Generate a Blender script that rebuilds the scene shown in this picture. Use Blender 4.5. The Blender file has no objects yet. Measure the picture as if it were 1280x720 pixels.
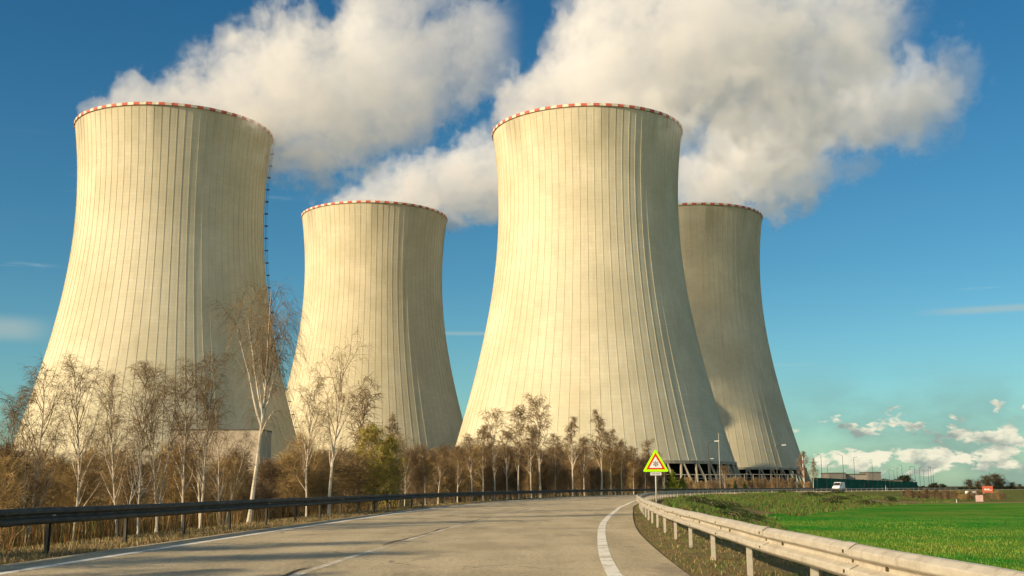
import bpy, math, random
import numpy as np
from mathutils import Vector, Matrix, noise as mnoise

R = math.radians
scene = bpy.context.scene
col = scene.collection
rnd = random.Random(7)

# ------------------------------------------------------------------ camera
CAMZ = 1.2
F = 1434.0
PIT = 0.172
ROLL = -0.003
cam = bpy.data.cameras.new('camera')
cam.sensor_width = 36
cam.lens = F / 1280 * 36
cam.clip_start = 0.1
cam.clip_end = 20000
camo = bpy.data.objects.new('camera', cam)
col.objects.link(camo)
fw = Vector((0, math.cos(PIT), math.sin(PIT)))
U0 = Vector((0, -math.sin(PIT), math.cos(PIT)))
R0 = Vector((1, 0, 0))
cr, sr = math.cos(ROLL), math.sin(ROLL)
Rv = cr * R0 + sr * U0
Uv = cr * U0 - sr * R0
camo.matrix_world = Matrix(((Rv.x, Uv.x, -fw.x, 0), (Rv.y, Uv.y, -fw.y, 0), (Rv.z, Uv.z, -fw.z, CAMZ), (0, 0, 0, 1)))
scene.camera = camo

# ------------------------------------------------------------------ sky + sun
SUN_HEAD = R(237.5)          # compass heading of the sun, clockwise from +Y
SUN_EL = R(23)
world = bpy.data.worlds.new('World')
scene.world = world
world.use_nodes = True
SKY_STRENGTH = 0.13
sun = bpy.data.lights.new('sun', 'SUN')
sun.energy = 4.0
sun.angle = R(0.5)
sun.color = (1.0, 0.80, 0.53)
suno = bpy.data.objects.new('sun', sun)
col.objects.link(suno)
sd = Vector((math.sin(SUN_HEAD) * math.cos(SUN_EL), math.cos(SUN_HEAD) * math.cos(SUN_EL), math.sin(SUN_EL)))
suno.rotation_euler = sd.to_track_quat('Z', 'Y').to_euler()
suno.location = (-60, -40, 80)
scene.view_settings.view_transform = 'Standard'
scene.view_settings.look = 'None'
scene.view_settings.gamma = 1
scene.view_settings.exposure = 0.66
scene.view_settings.use_curve_mapping = False
scene.cycles.max_bounces = 12
scene.cycles.diffuse_bounces = 3
scene.cycles.volume_bounces = 7
scene.cycles.volume_step_rate = 0.2
scene.cycles.volume_max_steps = 256
scene.cycles.transparent_max_bounces = 24
scene.cycles.use_adaptive_sampling = True
scene.cycles.adaptive_threshold = 0.03


# ------------------------------------------------------------------ node helpers
class NT:
    def __init__(s, tree):
        s.t = tree
        tree.nodes.clear()

    def n(s, typ, **kw):
        nd = s.t.nodes.new(typ)
        for k, v in kw.items():
            if k.startswith('i_'):
                key = k[2:]
                nd.inputs[int(key) if key.isdigit() else key.replace('_', ' ')].default_value = v
            else:
                setattr(nd, k, v)
        return nd

    def l(s, a, b):
        s.t.links.new(a, b)

    def val(s, sock, v):
        if hasattr(v, 'default_value') or hasattr(v, 'links'):
            s.l(v, sock)
        else:
            sock.default_value = v

    def math(s, op, a, b=0.0, c=None, clamp=False):
        nd = s.t.nodes.new('ShaderNodeMath')
        nd.operation = op
        nd.use_clamp = clamp
        s.val(nd.inputs[0], a)
        s.val(nd.inputs[1], b)
        if c is not None:
            s.val(nd.inputs[2], c)
        return nd.outputs[0]

    def mix(s, f, a, b, blend='MIX'):
        nd = s.t.nodes.new('ShaderNodeMix')
        nd.data_type = 'RGBA'
        nd.blend_type = blend
        s.val(nd.inputs[0], f)
        for i, v in ((6, a), (7, b)):
            if isinstance(v, tuple):
                nd.inputs[i].default_value = (*v, 1)
            else:
                s.l(v, nd.inputs[i])
        return nd.outputs[2]

    def ramp(s, f, stops, interp='LINEAR'):
        nd = s.t.nodes.new('ShaderNodeValToRGB')
        cr_ = nd.color_ramp
        cr_.interpolation = interp
        while len(cr_.elements) < len(stops):
            cr_.elements.new(0.5)
        for e, (p, c) in zip(cr_.elements, stops):
            e.position = p
            e.color = (*c, 1) if isinstance(c, tuple) else (c, c, c, 1)
        s.l(f, nd.inputs[0])
        return nd.outputs[0]

    def mr(s, v, a, b, c=0.0, d=1.0, smooth=True):
        nd = s.t.nodes.new('ShaderNodeMapRange')
        nd.interpolation_type = 'SMOOTHSTEP' if smooth else 'LINEAR'
        s.l(v, nd.inputs[0])
        for i, q in enumerate((a, b, c, d)):
            nd.inputs[i + 1].default_value = q
        return nd.outputs[0]

    def coord(s, scale=(1, 1, 1), which='Object'):
        tc = s.t.nodes.new('ShaderNodeTexCoord')
        mp = s.t.nodes.new('ShaderNodeMapping')
        mp.inputs['Scale'].default_value = scale
        s.l(tc.outputs[which], mp.inputs[0])
        return mp.outputs[0]

    def noise(s, vec, scale, detail=4, rough=0.55, dist=0.0):
        nd = s.t.nodes.new('ShaderNodeTexNoise')
        s.l(vec, nd.inputs['Vector'])
        nd.inputs['Scale'].default_value = scale
        nd.inputs['Detail'].default_value = detail
        nd.inputs['Roughness'].default_value = rough
        nd.inputs['Distortion'].default_value = dist
        return nd.outputs[0]


def mat(name):
    m = bpy.data.materials.new(name)
    m.use_nodes = True
    t = NT(m.node_tree)
    out = t.n('ShaderNodeOutputMaterial')
    b = t.n('ShaderNodeBsdfPrincipled')
    t.l(b.outputs[0], out.inputs[0])
    b.inputs['Specular IOR Level'].default_value = 0.25
    return m, t, b, out


def bump(t, b, h, dist=0.02, strength=0.5):
    bp = t.n('ShaderNodeBump')
    bp.inputs['Distance'].default_value = dist
    bp.inputs['Strength'].default_value = strength
    t.l(h, bp.inputs['Height'])
    t.l(bp.outputs[0], b.inputs['Normal'])


def simple(name, c, var=0.25, scale=8.0, rough=0.8, metal=0.0, stretch=(1, 1, 1), bmp=0.0):
    m, t, b, _ = mat(name)
    v = t.noise(t.coord(stretch), scale, 5)
    f = t.mr(v, 0.3, 0.7)
    lo = tuple(x * (1 - var) for x in c)
    hi = tuple(min(1, x * (1 + var)) for x in c)
    t.l(t.mix(f, lo, hi), b.inputs['Base Color'])
    b.inputs['Roughness'].default_value = rough
    b.inputs['Metallic'].default_value = metal
    if bmp:
        bump(t, b, v, bmp)
    return m


# ------------------------------------------------------------------ world shader
def build_world():
    t = NT(world.node_tree)
    out = t.n('ShaderNodeOutputWorld')
    bg = t.n('ShaderNodeBackground')
    t.l(bg.outputs[0], out.inputs[0])
    bg.inputs[1].default_value = SKY_STRENGTH
    sky = t.n('ShaderNodeTexSky')
    sky.sky_type = 'NISHITA'
    sky.sun_disc = False
    sky.sun_elevation = SUN_EL
    sky.sun_rotation = SUN_HEAD
    sky.air_density = 1.0
    sky.dust_density = 0.6
    sky.ozone_density = 2.0
    tc = t.n('ShaderNodeTexCoord')
    sep = t.n('ShaderNodeSeparateXYZ')
    t.l(tc.outputs['Generated'], sep.inputs[0])
    X, Y, Z = sep.outputs
    # the air of this photograph: deeper blue overhead, teal towards the horizon
    tint = t.ramp(t.mr(Z, 0.0, 0.45, smooth=False), [(0, (0.40, 0.56, 0.50)), (0.12, (0.30, 0.50, 0.50)), (0.4, (0.19, 0.41, 0.47)), (0.75, (0.125, 0.36, 0.45)), (1, (0.090, 0.325, 0.44))])
    # the sky round the sun, behind the camera, is hazier and paler
    tint = t.mix(t.mr(Y, 0.35, -0.45), tint, (1.0, 0.90, 0.74))
    base = t.mix(1.0, sky.outputs[0], tint, 'MULTIPLY')
    # clouds on the sky, placed by direction (azimuth, elevation)
    az = t.math('ARCTAN2', X, Y)
    cmb = t.n('ShaderNodeCombineXYZ')
    t.l(az, cmb.inputs[0])
    t.l(t.math('MULTIPLY', Z, 1.9), cmb.inputs[1])
    v = cmb.outputs[0]
    n1 = t.noise(v, 36.0, 6, 0.55, 0.2)
    # cumulus bank low on the right
    band = t.math('MULTIPLY', t.mr(Z, 0.0, 0.012), t.mr(Z, 0.105, 0.035))
    side = t.mr(az, 0.16, 0.30)
    dens = t.math('ADD', n1, t.math('MULTIPLY', t.math('SUBTRACT', t.math('MULTIPLY', band, side), 1.0), 0.4))
    cum = t.mr(dens, 0.47, 0.55)
    veil = t.math('MULTIPLY', t.math('MULTIPLY', t.mr(Z, 0.12, 0.02), side), t.mr(t.noise(v, 9.0, 4), 0.32, 0.65))
    shade = t.mix(t.mr(t.noise(v, 34.0, 5), 0.35, 0.62), (1.5, 1.75, 1.6), (5.0, 4.6, 3.5))
    c = t.mix(t.math('MULTIPLY', veil, 0.8), base, (1.0, 1.6, 1.5))
    c = t.mix(t.math('MULTIPLY', cum, 0.85), c, shade)
    # thin high streaks
    cm2 = t.n('ShaderNodeCombineXYZ')
    t.l(t.math('MULTIPLY', az, 0.9), cm2.inputs[0])
    t.l(t.math('MULTIPLY', Z, 11.0), cm2.inputs[1])
    st = t.mr(t.noise(cm2.outputs[0], 5.0, 6, 0.6), 0.60, 0.80)
    st = t.math('MULTIPLY', st, t.math('MULTIPLY', t.mr(Z, 0.05, 0.12), t.mr(Z, 0.30, 0.2)))
    c = t.mix(t.math('MULTIPLY', st, 0.45), c, (3.2, 3.6, 3.4))

    def streak(c, a0, w, z0, h, k):
        fa = t.mr(t.math('ABSOLUTE', t.math('SUBTRACT', az, a0)), w, w * 0.3)
        fz = t.mr(t.math('ABSOLUTE', t.math('SUBTRACT', Z, z0)), h, h * 0.1)
        return t.mix(t.math('MULTIPLY', t.math('MULTIPLY', fa, fz), k), c, (2.2, 2.6, 2.4))
    c = streak(c, -0.43, 0.055, 0.126, 0.014, 0.55)
    c = streak(c, -0.05, 0.09, 0.132, 0.0025, 0.4)
    c = streak(c, 0.42, 0.09, 0.140, 0.0045, 0.5)
    t.l(c, bg.inputs[0])


build_world()


# ------------------------------------------------------------------ mesh helpers
class MB:
    def __init__(s):
        s.v, s.f, s.m = [], [], []

    def add(s, vs, fs, mi=0):
        b = len(s.v)
        s.v.extend(vs)
        s.f.extend([tuple(i + b for i in f) for f in fs])
        s.m.extend([mi] * len(fs))

    def box(s, x0, x1, y0, y1, z0, z1, mi=0):
        s.add([(x0, y0, z0), (x1, y0, z0), (x1, y1, z0), (x0, y1, z0), (x0, y0, z1), (x1, y0, z1), (x1, y1, z1), (x0, y1, z1)],
              [(0, 3, 2, 1), (4, 5, 6, 7), (0, 1, 5, 4), (1, 2, 6, 5), (2, 3, 7, 6), (3, 0, 4, 7)], mi)

    def tube(s, pts, rad, n=6, mi=0, cap=True):
        pts = [Vector(p) for p in pts]
        if not hasattr(rad, '__len__'):
            rad = [rad] * len(pts)
        b = len(s.v)
        up = Vector((0.13, 0.31, 0.94)).normalized()
        for i, p in enumerate(pts):
            d = (pts[min(i + 1, len(pts) - 1)] - pts[max(i - 1, 0)])
            if d.length < 1e-9:
                d = Vector((0, 0, 1))
            d.normalize()
            a = d.cross(up)
            if a.length < 0.05:
                a = d.cross(Vector((1, 0, 0)))
            a.normalize()
            c = d.cross(a)
            for k in range(n):
                th = 2 * math.pi * k / n
                s.v.append(tuple(p + (a * math.cos(th) + c * math.sin(th)) * rad[i]))
        fs = []
        for i in range(len(pts) - 1):
            for k in range(n):
                k2 = (k + 1) % n
                fs.append((b + i * n + k, b + i * n + k2, b + (i + 1) * n + k2, b + (i + 1) * n + k))
        if cap:
            fs.append(tuple(b + k for k in range(n))[::-1])
            fs.append(tuple(b + (len(pts) - 1) * n + k for k in range(n)))
        s.f.extend(fs)
        s.m.extend([mi] * len(fs))

    def build(s, name, mats, parent=None, smooth=False, loc=None):
        me = bpy.data.meshes.new(name)
        me.from_pydata([tuple(v) for v in s.v], [], s.f)
        if not isinstance(mats, (list, tuple)):
            mats = [mats]
        for m in mats:
            me.materials.append(m)
        if len(mats) > 1:
            me.polygons.foreach_set('material_index', s.m)
        if smooth:
            me.polygons.foreach_set('use_smooth', [True] * len(me.polygons))
        me.update()
        return link(name, me, parent, loc)


def link(name, me, parent=None, loc=None):
    o = bpy.data.objects.new(name, me)
    col.objects.link(o)
    if parent:
        o.parent = parent
    if loc is not None:
        o.location = loc
    return o


def empty(name, loc=(0, 0, 0), rz=0.0):
    o = bpy.data.objects.new(name, None)
    o.empty_display_size = 0.3
    col.objects.link(o)
    o.location = loc
    o.rotation_euler = (0, 0, rz)
    return o


def tag(o, label=None, cat=None, group=None, kind=None):
    if label:
        o['label'] = label
    if cat:
        o['category'] = cat
    if group:
        o['group'] = group
    if kind:
        o['kind'] = kind
    return o


def at(px, py, Y):
    """point of the vertical plane y=Y seen at a place of the 1280x720 photograph"""
    a, b = px - 640, py - 360
    x = cr * a + sr * b
    y = -sr * a + cr * b
    u = -y / F
    wy = math.cos(PIT) - u * math.sin(PIT)
    wz = math.sin(PIT) + u * math.cos(PIT)
    k = Y / wy
    return Vector((x / F * k, Y, CAMZ + wz * k))


def np_mesh(name, verts, faces, mats, parent=None, smooth=False, midx=None):
    """verts (n,3), faces (m,k) numpy arrays"""
    me = bpy.data.meshes.new(name)
    verts = np.asarray(verts, dtype=np.float32)
    faces = np.asarray(faces, dtype=np.int32)
    k = faces.shape[1]
    me.vertices.add(len(verts))
    me.vertices.foreach_set('co', verts.ravel())
    me.loops.add(faces.size)
    me.loops.foreach_set('vertex_index', faces.ravel())
    me.polygons.add(len(faces))
    me.polygons.foreach_set('loop_start', np.arange(0, faces.size, k, dtype=np.int32))
    try:
        me.polygons.foreach_set('loop_total', np.full(len(faces), k, dtype=np.int32))
    except Exception:
        pass
    for m in mats:
        me.materials.append(m)
    if midx is not None:
        me.polygons.foreach_set('material_index', np.asarray(midx, dtype=np.int32))
    me.polygons.foreach_set('use_smooth', np.full(len(faces), smooth))
    me.update(calc_edges=True)
    me.validate()
    return link(name, me, parent)


# ------------------------------------------------------------------ road geometry
RP = [(2.3, -120), (2.3, -60), (2.4, -20), (2.75, 0), (3.2, 15.6), (3.95, 29), (4.85, 41), (6.3, 57), (8.2, 75), (13.2, 110), (21.7, 150), (39, 200), (63, 250), (95, 300), (137, 350), (192, 395), (262, 440), (350, 482), (460, 520), (640, 560), (900, 600)]
_t = np.array([p[1] for p in RP], float)
_x = np.array([p[0] for p in RP], float)


def resample(pts, step=1.0):
    pts = np.array(pts, float)
    # Catmull-Rom
    out = []
    for i in range(len(pts) - 1):
        p0 = pts[max(i - 1, 0)]
        p1, p2 = pts[i], pts[i + 1]
        p3 = pts[min(i + 2, len(pts) - 1)]
        L = np.linalg.norm(p2 - p1)
        n = max(2, int(L / 0.5))
        d1 = (p2 - p0) * L / (np.linalg.norm(p2 - p1) + np.linalg.norm(p1 - p0) + 1e-9)
        d2 = (p3 - p1) * L / (np.linalg.norm(p3 - p2) + np.linalg.norm(p2 - p1) + 1e-9)
        t = np.linspace(0, 1, n, endpoint=False)[:, None]
        out.append((2 * t**3 - 3 * t**2 + 1) * p1 + (t**3 - 2 * t**2 + t) * d1 + (-2 * t**3 + 3 * t**2) * p2 + (t**3 - t**2) * d2)
    out.append(pts[-1:])
    P = np.concatenate(out)
    s = np.concatenate([[0], np.cumsum(np.linalg.norm(np.diff(P, axis=0), axis=1))])
    for _ in range(6):
        P[1:-1] = (P[:-2] + 2 * P[1:-1] + P[2:]) / 4
    q = np.arange(0, s[-1], step)
    return np.stack([np.interp(q, s, P[:, 0]), np.interp(q, s, P[:, 1])], 1)


RAIL_R = resample(RP)
_d = np.gradient(RAIL_R, axis=0)
_d /= np.linalg.norm(_d, axis=1)[:, None]
NL = np.stack([-_d[:, 1], _d[:, 0]], 1)      # unit normal to the left
TAN = _d


def off(o):
    """polyline offset o metres left of the right-hand rail (o may be an array)"""
    o = np.asarray(o, float)
    if o.ndim:
        o = o[:, None]
    return RAIL_R + NL * o


YS = RAIL_R[:, 1]
EDGE = np.interp(YS, [0, 20, 40, 62, 80, 140], [1.72, 1.72, 1.55, 1.15, 0.95, 1.3])
ASPH = np.interp(YS, [0, 30, 45, 60, 90, 140], [0.85, 0.75, 0.55, 0.40, 0.35, 0.5])
WID = np.interp(YS, [0, 40, 75, 150], [12.1, 12.9, 14.0, 14.4])   # rail to rail


def lateral(x, y):
    """signed distance right of the right-hand rail"""
    rx = np.interp(y, YS, RAIL_R[:, 0])
    sl = np.interp(y, YS, TAN[:, 0])
    c = np.interp(y, YS, TAN[:, 1])
    return (x - rx) * c


def smooth(a, b, x):
    t = np.clip((x - a) / (b - a), 0, 1)
    return t * t * (3 - 2 * t)


def npnoise(x, y, seed=0):
    r = np.random.RandomState(seed)
    out = 0
    for k in range(7):
        f = 0.05 * 1.7**k
        a, b, ph = r.rand(3) * 6.28
        out = out + np.sin(x * f * math.cos(a) + y * f * math.sin(a) + ph + 1.7 * np.sin(x * f * .6 * math.sin(b) + y * f * .6 * math.cos(b))) / 1.25**k
    return out / 4


def height(x, y):
    x = np.asarray(x, float)
    y = np.asarray(y, float)
    lat = lateral(x, y)
    w = np.interp(y, [0, 60, 93, 165, 200, 300], [5, 6.5, 8, 25, 34, 30])
    bank = smooth(0.7, 1.0, np.where(lat > 0, (lat + 0.0) / 1.3, 0)) * 0.0
    zr = -1.5 * smooth(0, 1, (lat - 1.0) / w)
    rough = np.clip((lat - 1.5) / 3, 0, 1) * np.clip((w - lat) / 3, 0, 1)
    zr = zr + rough * (0.16 * npnoise(x * 3, y * 3, 4) + 0.10 * npnoise(x * 9, y * 9, 8))
    W = np.interp(y, [0, 40, 75, 150], [12.1, 12.9, 14.0, 14.4])
    ll = -lat - W - 0.9
    zl = -0.75 * smooth(0, 1, ll / 4.0) * (1 - 0.55 * smooth(60, 200, y)) + np.clip(ll / 3, 0, 1) * 0.12 * npnoise(x * 4, y * 4, 5)
    z = np.where(lat > 0.9, zr, np.where(ll > 0, zl, 0.0)) - 0.03
    z = np.where((lat > 0.8) | (ll > 0), z, -0.03)
    return z


# ------------------------------------------------------------------ ground
def mat_ground():
    m, t, b, _ = mat('ground_grass')
    at_ = t.n('ShaderNodeAttribute', attribute_name='zone')
    sp = t.n('ShaderNodeSeparateColor')
    t.l(at_.outputs['Color'], sp.inputs[0])
    fld, dry, dark = sp.outputs[0], sp.outputs[1], sp.outputs[2]
    c = t.coord((1, 1, 1))
    n1 = t.noise(c, 0.9, 6, 0.62)
    n2 = t.noise(c, 14.0, 5, 0.7)
    n3 = t.noise(c, 0.06, 5, 0.6)
    rough_g = t.ramp(n1, [(0.25, (0.035, 0.08, 0.010)), (0.47, (0.10, 0.16, 0.022)), (0.62, (0.20, 0.19, 0.06)), (0.78, (0.30, 0.23, 0.10))])
    rough_g = t.mix(t.mr(n2, 0.3, 0.7), rough_g, t.mix(1.0, rough_g, (0.45, 0.45, 0.45), 'MULTIPLY'))
    dryc = t.ramp(n2, [(0.2, (0.10, 0.065, 0.03)), (0.5, (0.26, 0.18, 0.085)), (0.8, (0.40, 0.29, 0.15))])
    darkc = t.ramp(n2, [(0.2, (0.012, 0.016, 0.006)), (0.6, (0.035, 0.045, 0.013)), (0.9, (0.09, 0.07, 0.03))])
    # crop: rows and patches of thinner growth
    cc = t.coord((1, 0.10, 1))
    rows = t.noise(cc, 2.2, 3, 0.6)
    cropc = t.ramp(t.math('ADD', t.math('MULTIPLY', n3, 0.6), t.math('MULTIPLY', rows, 0.4)),
                   [(0.34, (0.014, 0.17, 0.008)), (0.46, (0.035, 0.22, 0.012)), (0.53, (0.12, 0.24, 0.02)), (0.66, (0.23, 0.25, 0.045))])
    cropc = t.mix(t.mr(n2, 0.35, 0.75, 0, 0.6), cropc, (0.012, 0.08, 0.006))
    soil = t.mr(t.noise(t.coord((.35, 1, 1)), 0.16, 6, 0.68, 0.5), 0.54, 0.68)
    cropc = t.mix(t.math('MULTIPLY', soil, 0.55), cropc, (0.16, 0.17, 0.035))
    x = t.mix(t.math('ADD', dry, t.math('MULTIPLY', t.math('SUBTRACT', n1, 0.5), 1.2), clamp=True), rough_g, dryc)
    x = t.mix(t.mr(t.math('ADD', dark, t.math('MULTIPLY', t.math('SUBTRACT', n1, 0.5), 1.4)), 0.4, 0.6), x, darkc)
    fm = t.mr(t.math('ADD', fld, t.math('MULTIPLY', t.math('SUBTRACT', n1, 0.5), 0.5)), 0.4, 0.6)
    x = t.mix(fm, x, cropc)
    t.l(x, b.inputs['Base Color'])
    b.inputs['Roughness'].default_value = 1.0
    b.inputs['Specular IOR Level'].default_value = 0.05
    bump(t, b, t.math('ADD', n1, n2), 0.12, 0.8)
    return m


def field_mask(x, y):
    lat = lateral(x, y)
    w = np.interp(y, [0, 20, 60, 93, 165, 200, 300], [2.6, 3.0, 4.6, 6.6, 24, 34, 30])
    return smooth(-1.2, 1.2, lat - w) * (1 - smooth(183, 187, y + 2.5 * np.sin(x * .05) - 0.02 * (x - 90)))


def build_ground():
    def axis(a, b, c0, step, grow):
        pos = [0.0]
        s = step
        while pos[-1] < b - c0:
            pos.append(pos[-1] + s)
            s *= grow
        neg = [0.0]
        s = step
        while neg[-1] < c0 - a:
            neg.append(neg[-1] + s)
            s *= grow
        return np.array([c0 - q for q in neg[:0:-1]] + [c0 + q for q in pos])
    xs = axis(-5000, 5000, 5, 0.35, 1.028)
    ys = axis(-250, 9000, 25, 0.4, 1.018)
    X, Y = np.meshgrid(xs, ys)
    Z = height(X, Y)
    nx, ny = len(xs), len(ys)
    V = np.stack([X.ravel(), Y.ravel(), Z.ravel()], 1)
    idx = np.arange(nx * ny).reshape(ny, nx)
    Fc = np.stack([idx[:-1, :-1].ravel(), idx[:-1, 1:].ravel(), idx[1:, 1:].ravel(), idx[1:, :-1].ravel()], 1)
    o = np_mesh('ground', V, Fc, [mat_ground()], smooth=True)
    x, y = V[:, 0], V[:, 1]
    lat = lateral(x, y)
    fld = field_mask(x, y)
    W = np.interp(y, [0, 40, 75, 150], [12.1, 12.9, 14.0, 14.4])
    ll = -lat - W
    dry = np.zeros_like(x) + 0.15
    dry = np.maximum(dry, smooth(-2, -1, lat) * (1 - smooth(1.8, 3.5, lat)) * 0.75)
    dry = np.maximum(dry, (1 - smooth(0.6, 3.0, ll)) * (lat < -5) * 0.95)
    dry = np.maximum(dry, smooth(185, 188, y) * (1 - smooth(196, 205, y)) * (lat > 20) * 0.9)
    w = np.interp(y, [0, 60, 93, 165, 200, 300], [5, 6.5, 8, 25, 34, 30])
    dry = np.maximum(dry, smooth(w - 5, w - 2, lat) * (1 - smooth(w + 1, w + 4, lat)) * (y > 80) * (y < 185) * 0.8)
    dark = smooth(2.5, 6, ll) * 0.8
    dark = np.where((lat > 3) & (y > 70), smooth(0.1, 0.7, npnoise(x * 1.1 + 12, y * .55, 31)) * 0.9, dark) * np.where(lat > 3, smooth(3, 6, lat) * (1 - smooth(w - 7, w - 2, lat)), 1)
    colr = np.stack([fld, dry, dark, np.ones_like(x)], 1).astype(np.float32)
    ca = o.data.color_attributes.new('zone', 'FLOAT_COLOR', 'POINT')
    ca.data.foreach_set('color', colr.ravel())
    tag(o, kind='structure')
    return o


# ------------------------------------------------------------------ road
def ribbon(name, a, b, z, m, sl=slice(None), nseg=1):
    A, B = a[sl], b[sl]
    n = len(A)
    rows = []
    for k in range(nseg + 1):
        f = k / nseg
        P = A * (1 - f) + B * f
        rows.append(np.column_stack([P, np.full(n, z)]))
    V = np.stack(rows, 1).reshape(-1, 3)
    w = nseg + 1
    i = np.arange(n - 1)[:, None] * w + np.arange(nseg)[None, :]
    i = i.ravel()
    Fc = np.stack([i, i + w, i + w + 1, i + 1], 1)
    return np_mesh(name, V, Fc, [m])


def mat_asphalt():
    m, t, b, _ = mat('old_asphalt')
    c = t.coord((1, 1, 1))
    n1 = t.noise(c, 0.35, 5, 0.6)
    fine = t.math('ADD', t.math('MULTIPLY', t.noise(c, 42.0, 3, 0.8), 0.55), t.math('MULTIPLY', t.noise(c, 13.0, 3, 0.8), 0.45))
    mid = t.noise(c, 4.0, 6, 0.7)
    ca = t.coord((1, 0.12, 1))
    along = t.noise(ca, 1.1, 4, 0.55)
    base = t.mix(t.mr(t.math('ADD', t.math('MULTIPLY', n1, 0.5), t.math('MULTIPLY', along, 0.5)), 0.38, 0.62), (0.41, 0.335, 0.205), (0.56, 0.46, 0.29))
    base = t.mix(t.mr(fine, 0.35, 0.68), t.mix(1.0, base, (0.50, 0.50, 0.50), 'MULTIPLY'), t.mix(1.0, base, (1.45, 1.42, 1.36), 'MULTIPLY'))
    base = t.mix(t.mr(mid, 0.55, 0.75, 0, 0.3), base, (0.20, 0.16, 0.10))
    # wheel paths and dark spots of oil and patching
    pt = t.mr(t.noise(t.coord((1, 0.35, 1)), 0.55, 6, 0.65, 0.6), 0.56, 0.66)
    base = t.mix(t.math('MULTIPLY', pt, 0.55), base, (0.20, 0.165, 0.11))
    spots = t.mr(t.noise(c, 1.7, 6, 0.75, 0.3), 0.62, 0.72)
    base = t.mix(t.math('MULTIPLY', spots, 0.4), base, (0.15, 0.125, 0.085))
    # stones in the surface
    vo = t.n('ShaderNodeTexVoronoi')
    vo.inputs['Scale'].default_value = 48
    t.l(c, vo.inputs['Vector'])
    spk = t.mr(vo.outputs['Distance'], 0.10, 0.22, 1, 0)
    base = t.mix(t.math('MULTIPLY', spk, 0.35), base, (0.55, 0.49, 0.38))
    # cracks
    vc = t.n('ShaderNodeTexVoronoi', feature='DISTANCE_TO_EDGE')
    vc.inputs['Scale'].default_value = 0.16
    wv = t.n('ShaderNodeVectorMath', operation='ADD')
    nw = t.n('ShaderNodeTexNoise')
    nw.inputs['Scale'].default_value = 0.9
    nw.inputs['Detail'].default_value = 5
    t.l(c, nw.inputs['Vector'])
    sc_ = t.n('ShaderNodeVectorMath', operation='SCALE')
    t.l(nw.outputs['Color'], sc_.inputs[0])
    sc_.inputs['Scale'].default_value = 1.6
    t.l(c, wv.inputs[0])
    t.l(sc_.outputs[0], wv.inputs[1])
    t.l(wv.outputs[0], vc.inputs['Vector'])
    crack = t.math('MULTIPLY', t.mr(vc.outputs['Distance'], 0.0, 0.007, 1, 0), t.mr(n1, 0.48, 0.60))
    base = t.mix(t.math('MULTIPLY', crack, 0.75), base, (0.03, 0.026, 0.02))
    t.l(base, b.inputs['Base Color'])
    b.inputs['Roughness'].default_value = 0.85
    b.inputs['Specular IOR Level'].default_value = 0.2
    bump(t, b, t.math('ADD', fine, t.math('MULTIPLY', spk, 0.6)), 0.006, 0.6)
    return m


def mat_paint(a0=0.50, a1=0.58):
    m, t, b, _ = mat('road_paint')
    c = t.coord((1, 1, 1))
    n = t.noise(c, 26, 6, 0.75)
    n2 = t.noise(c, 1.3, 5, 0.7)
    wear = t.mr(t.math('ADD', t.math('MULTIPLY', n, 0.5), t.math('MULTIPLY', n2, 0.5)), a0, a1)
    t.l(t.mix(wear, (0.80, 0.75, 0.62), (0.44, 0.36, 0.23)), b.inputs['Base Color'])
    b.inputs['Roughness'].default_value = 0.7
    return m


M_ASPHALT = mat_asphalt()
M_PAINT = mat_paint()
M_PAINT_WORN = mat_paint(0.40, 0.53)
M_TAR_AND_LINES = simple('bitumen_and_dark_lines', (0.045, 0.038, 0.028), 0.4, 5, 0.55)


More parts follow.
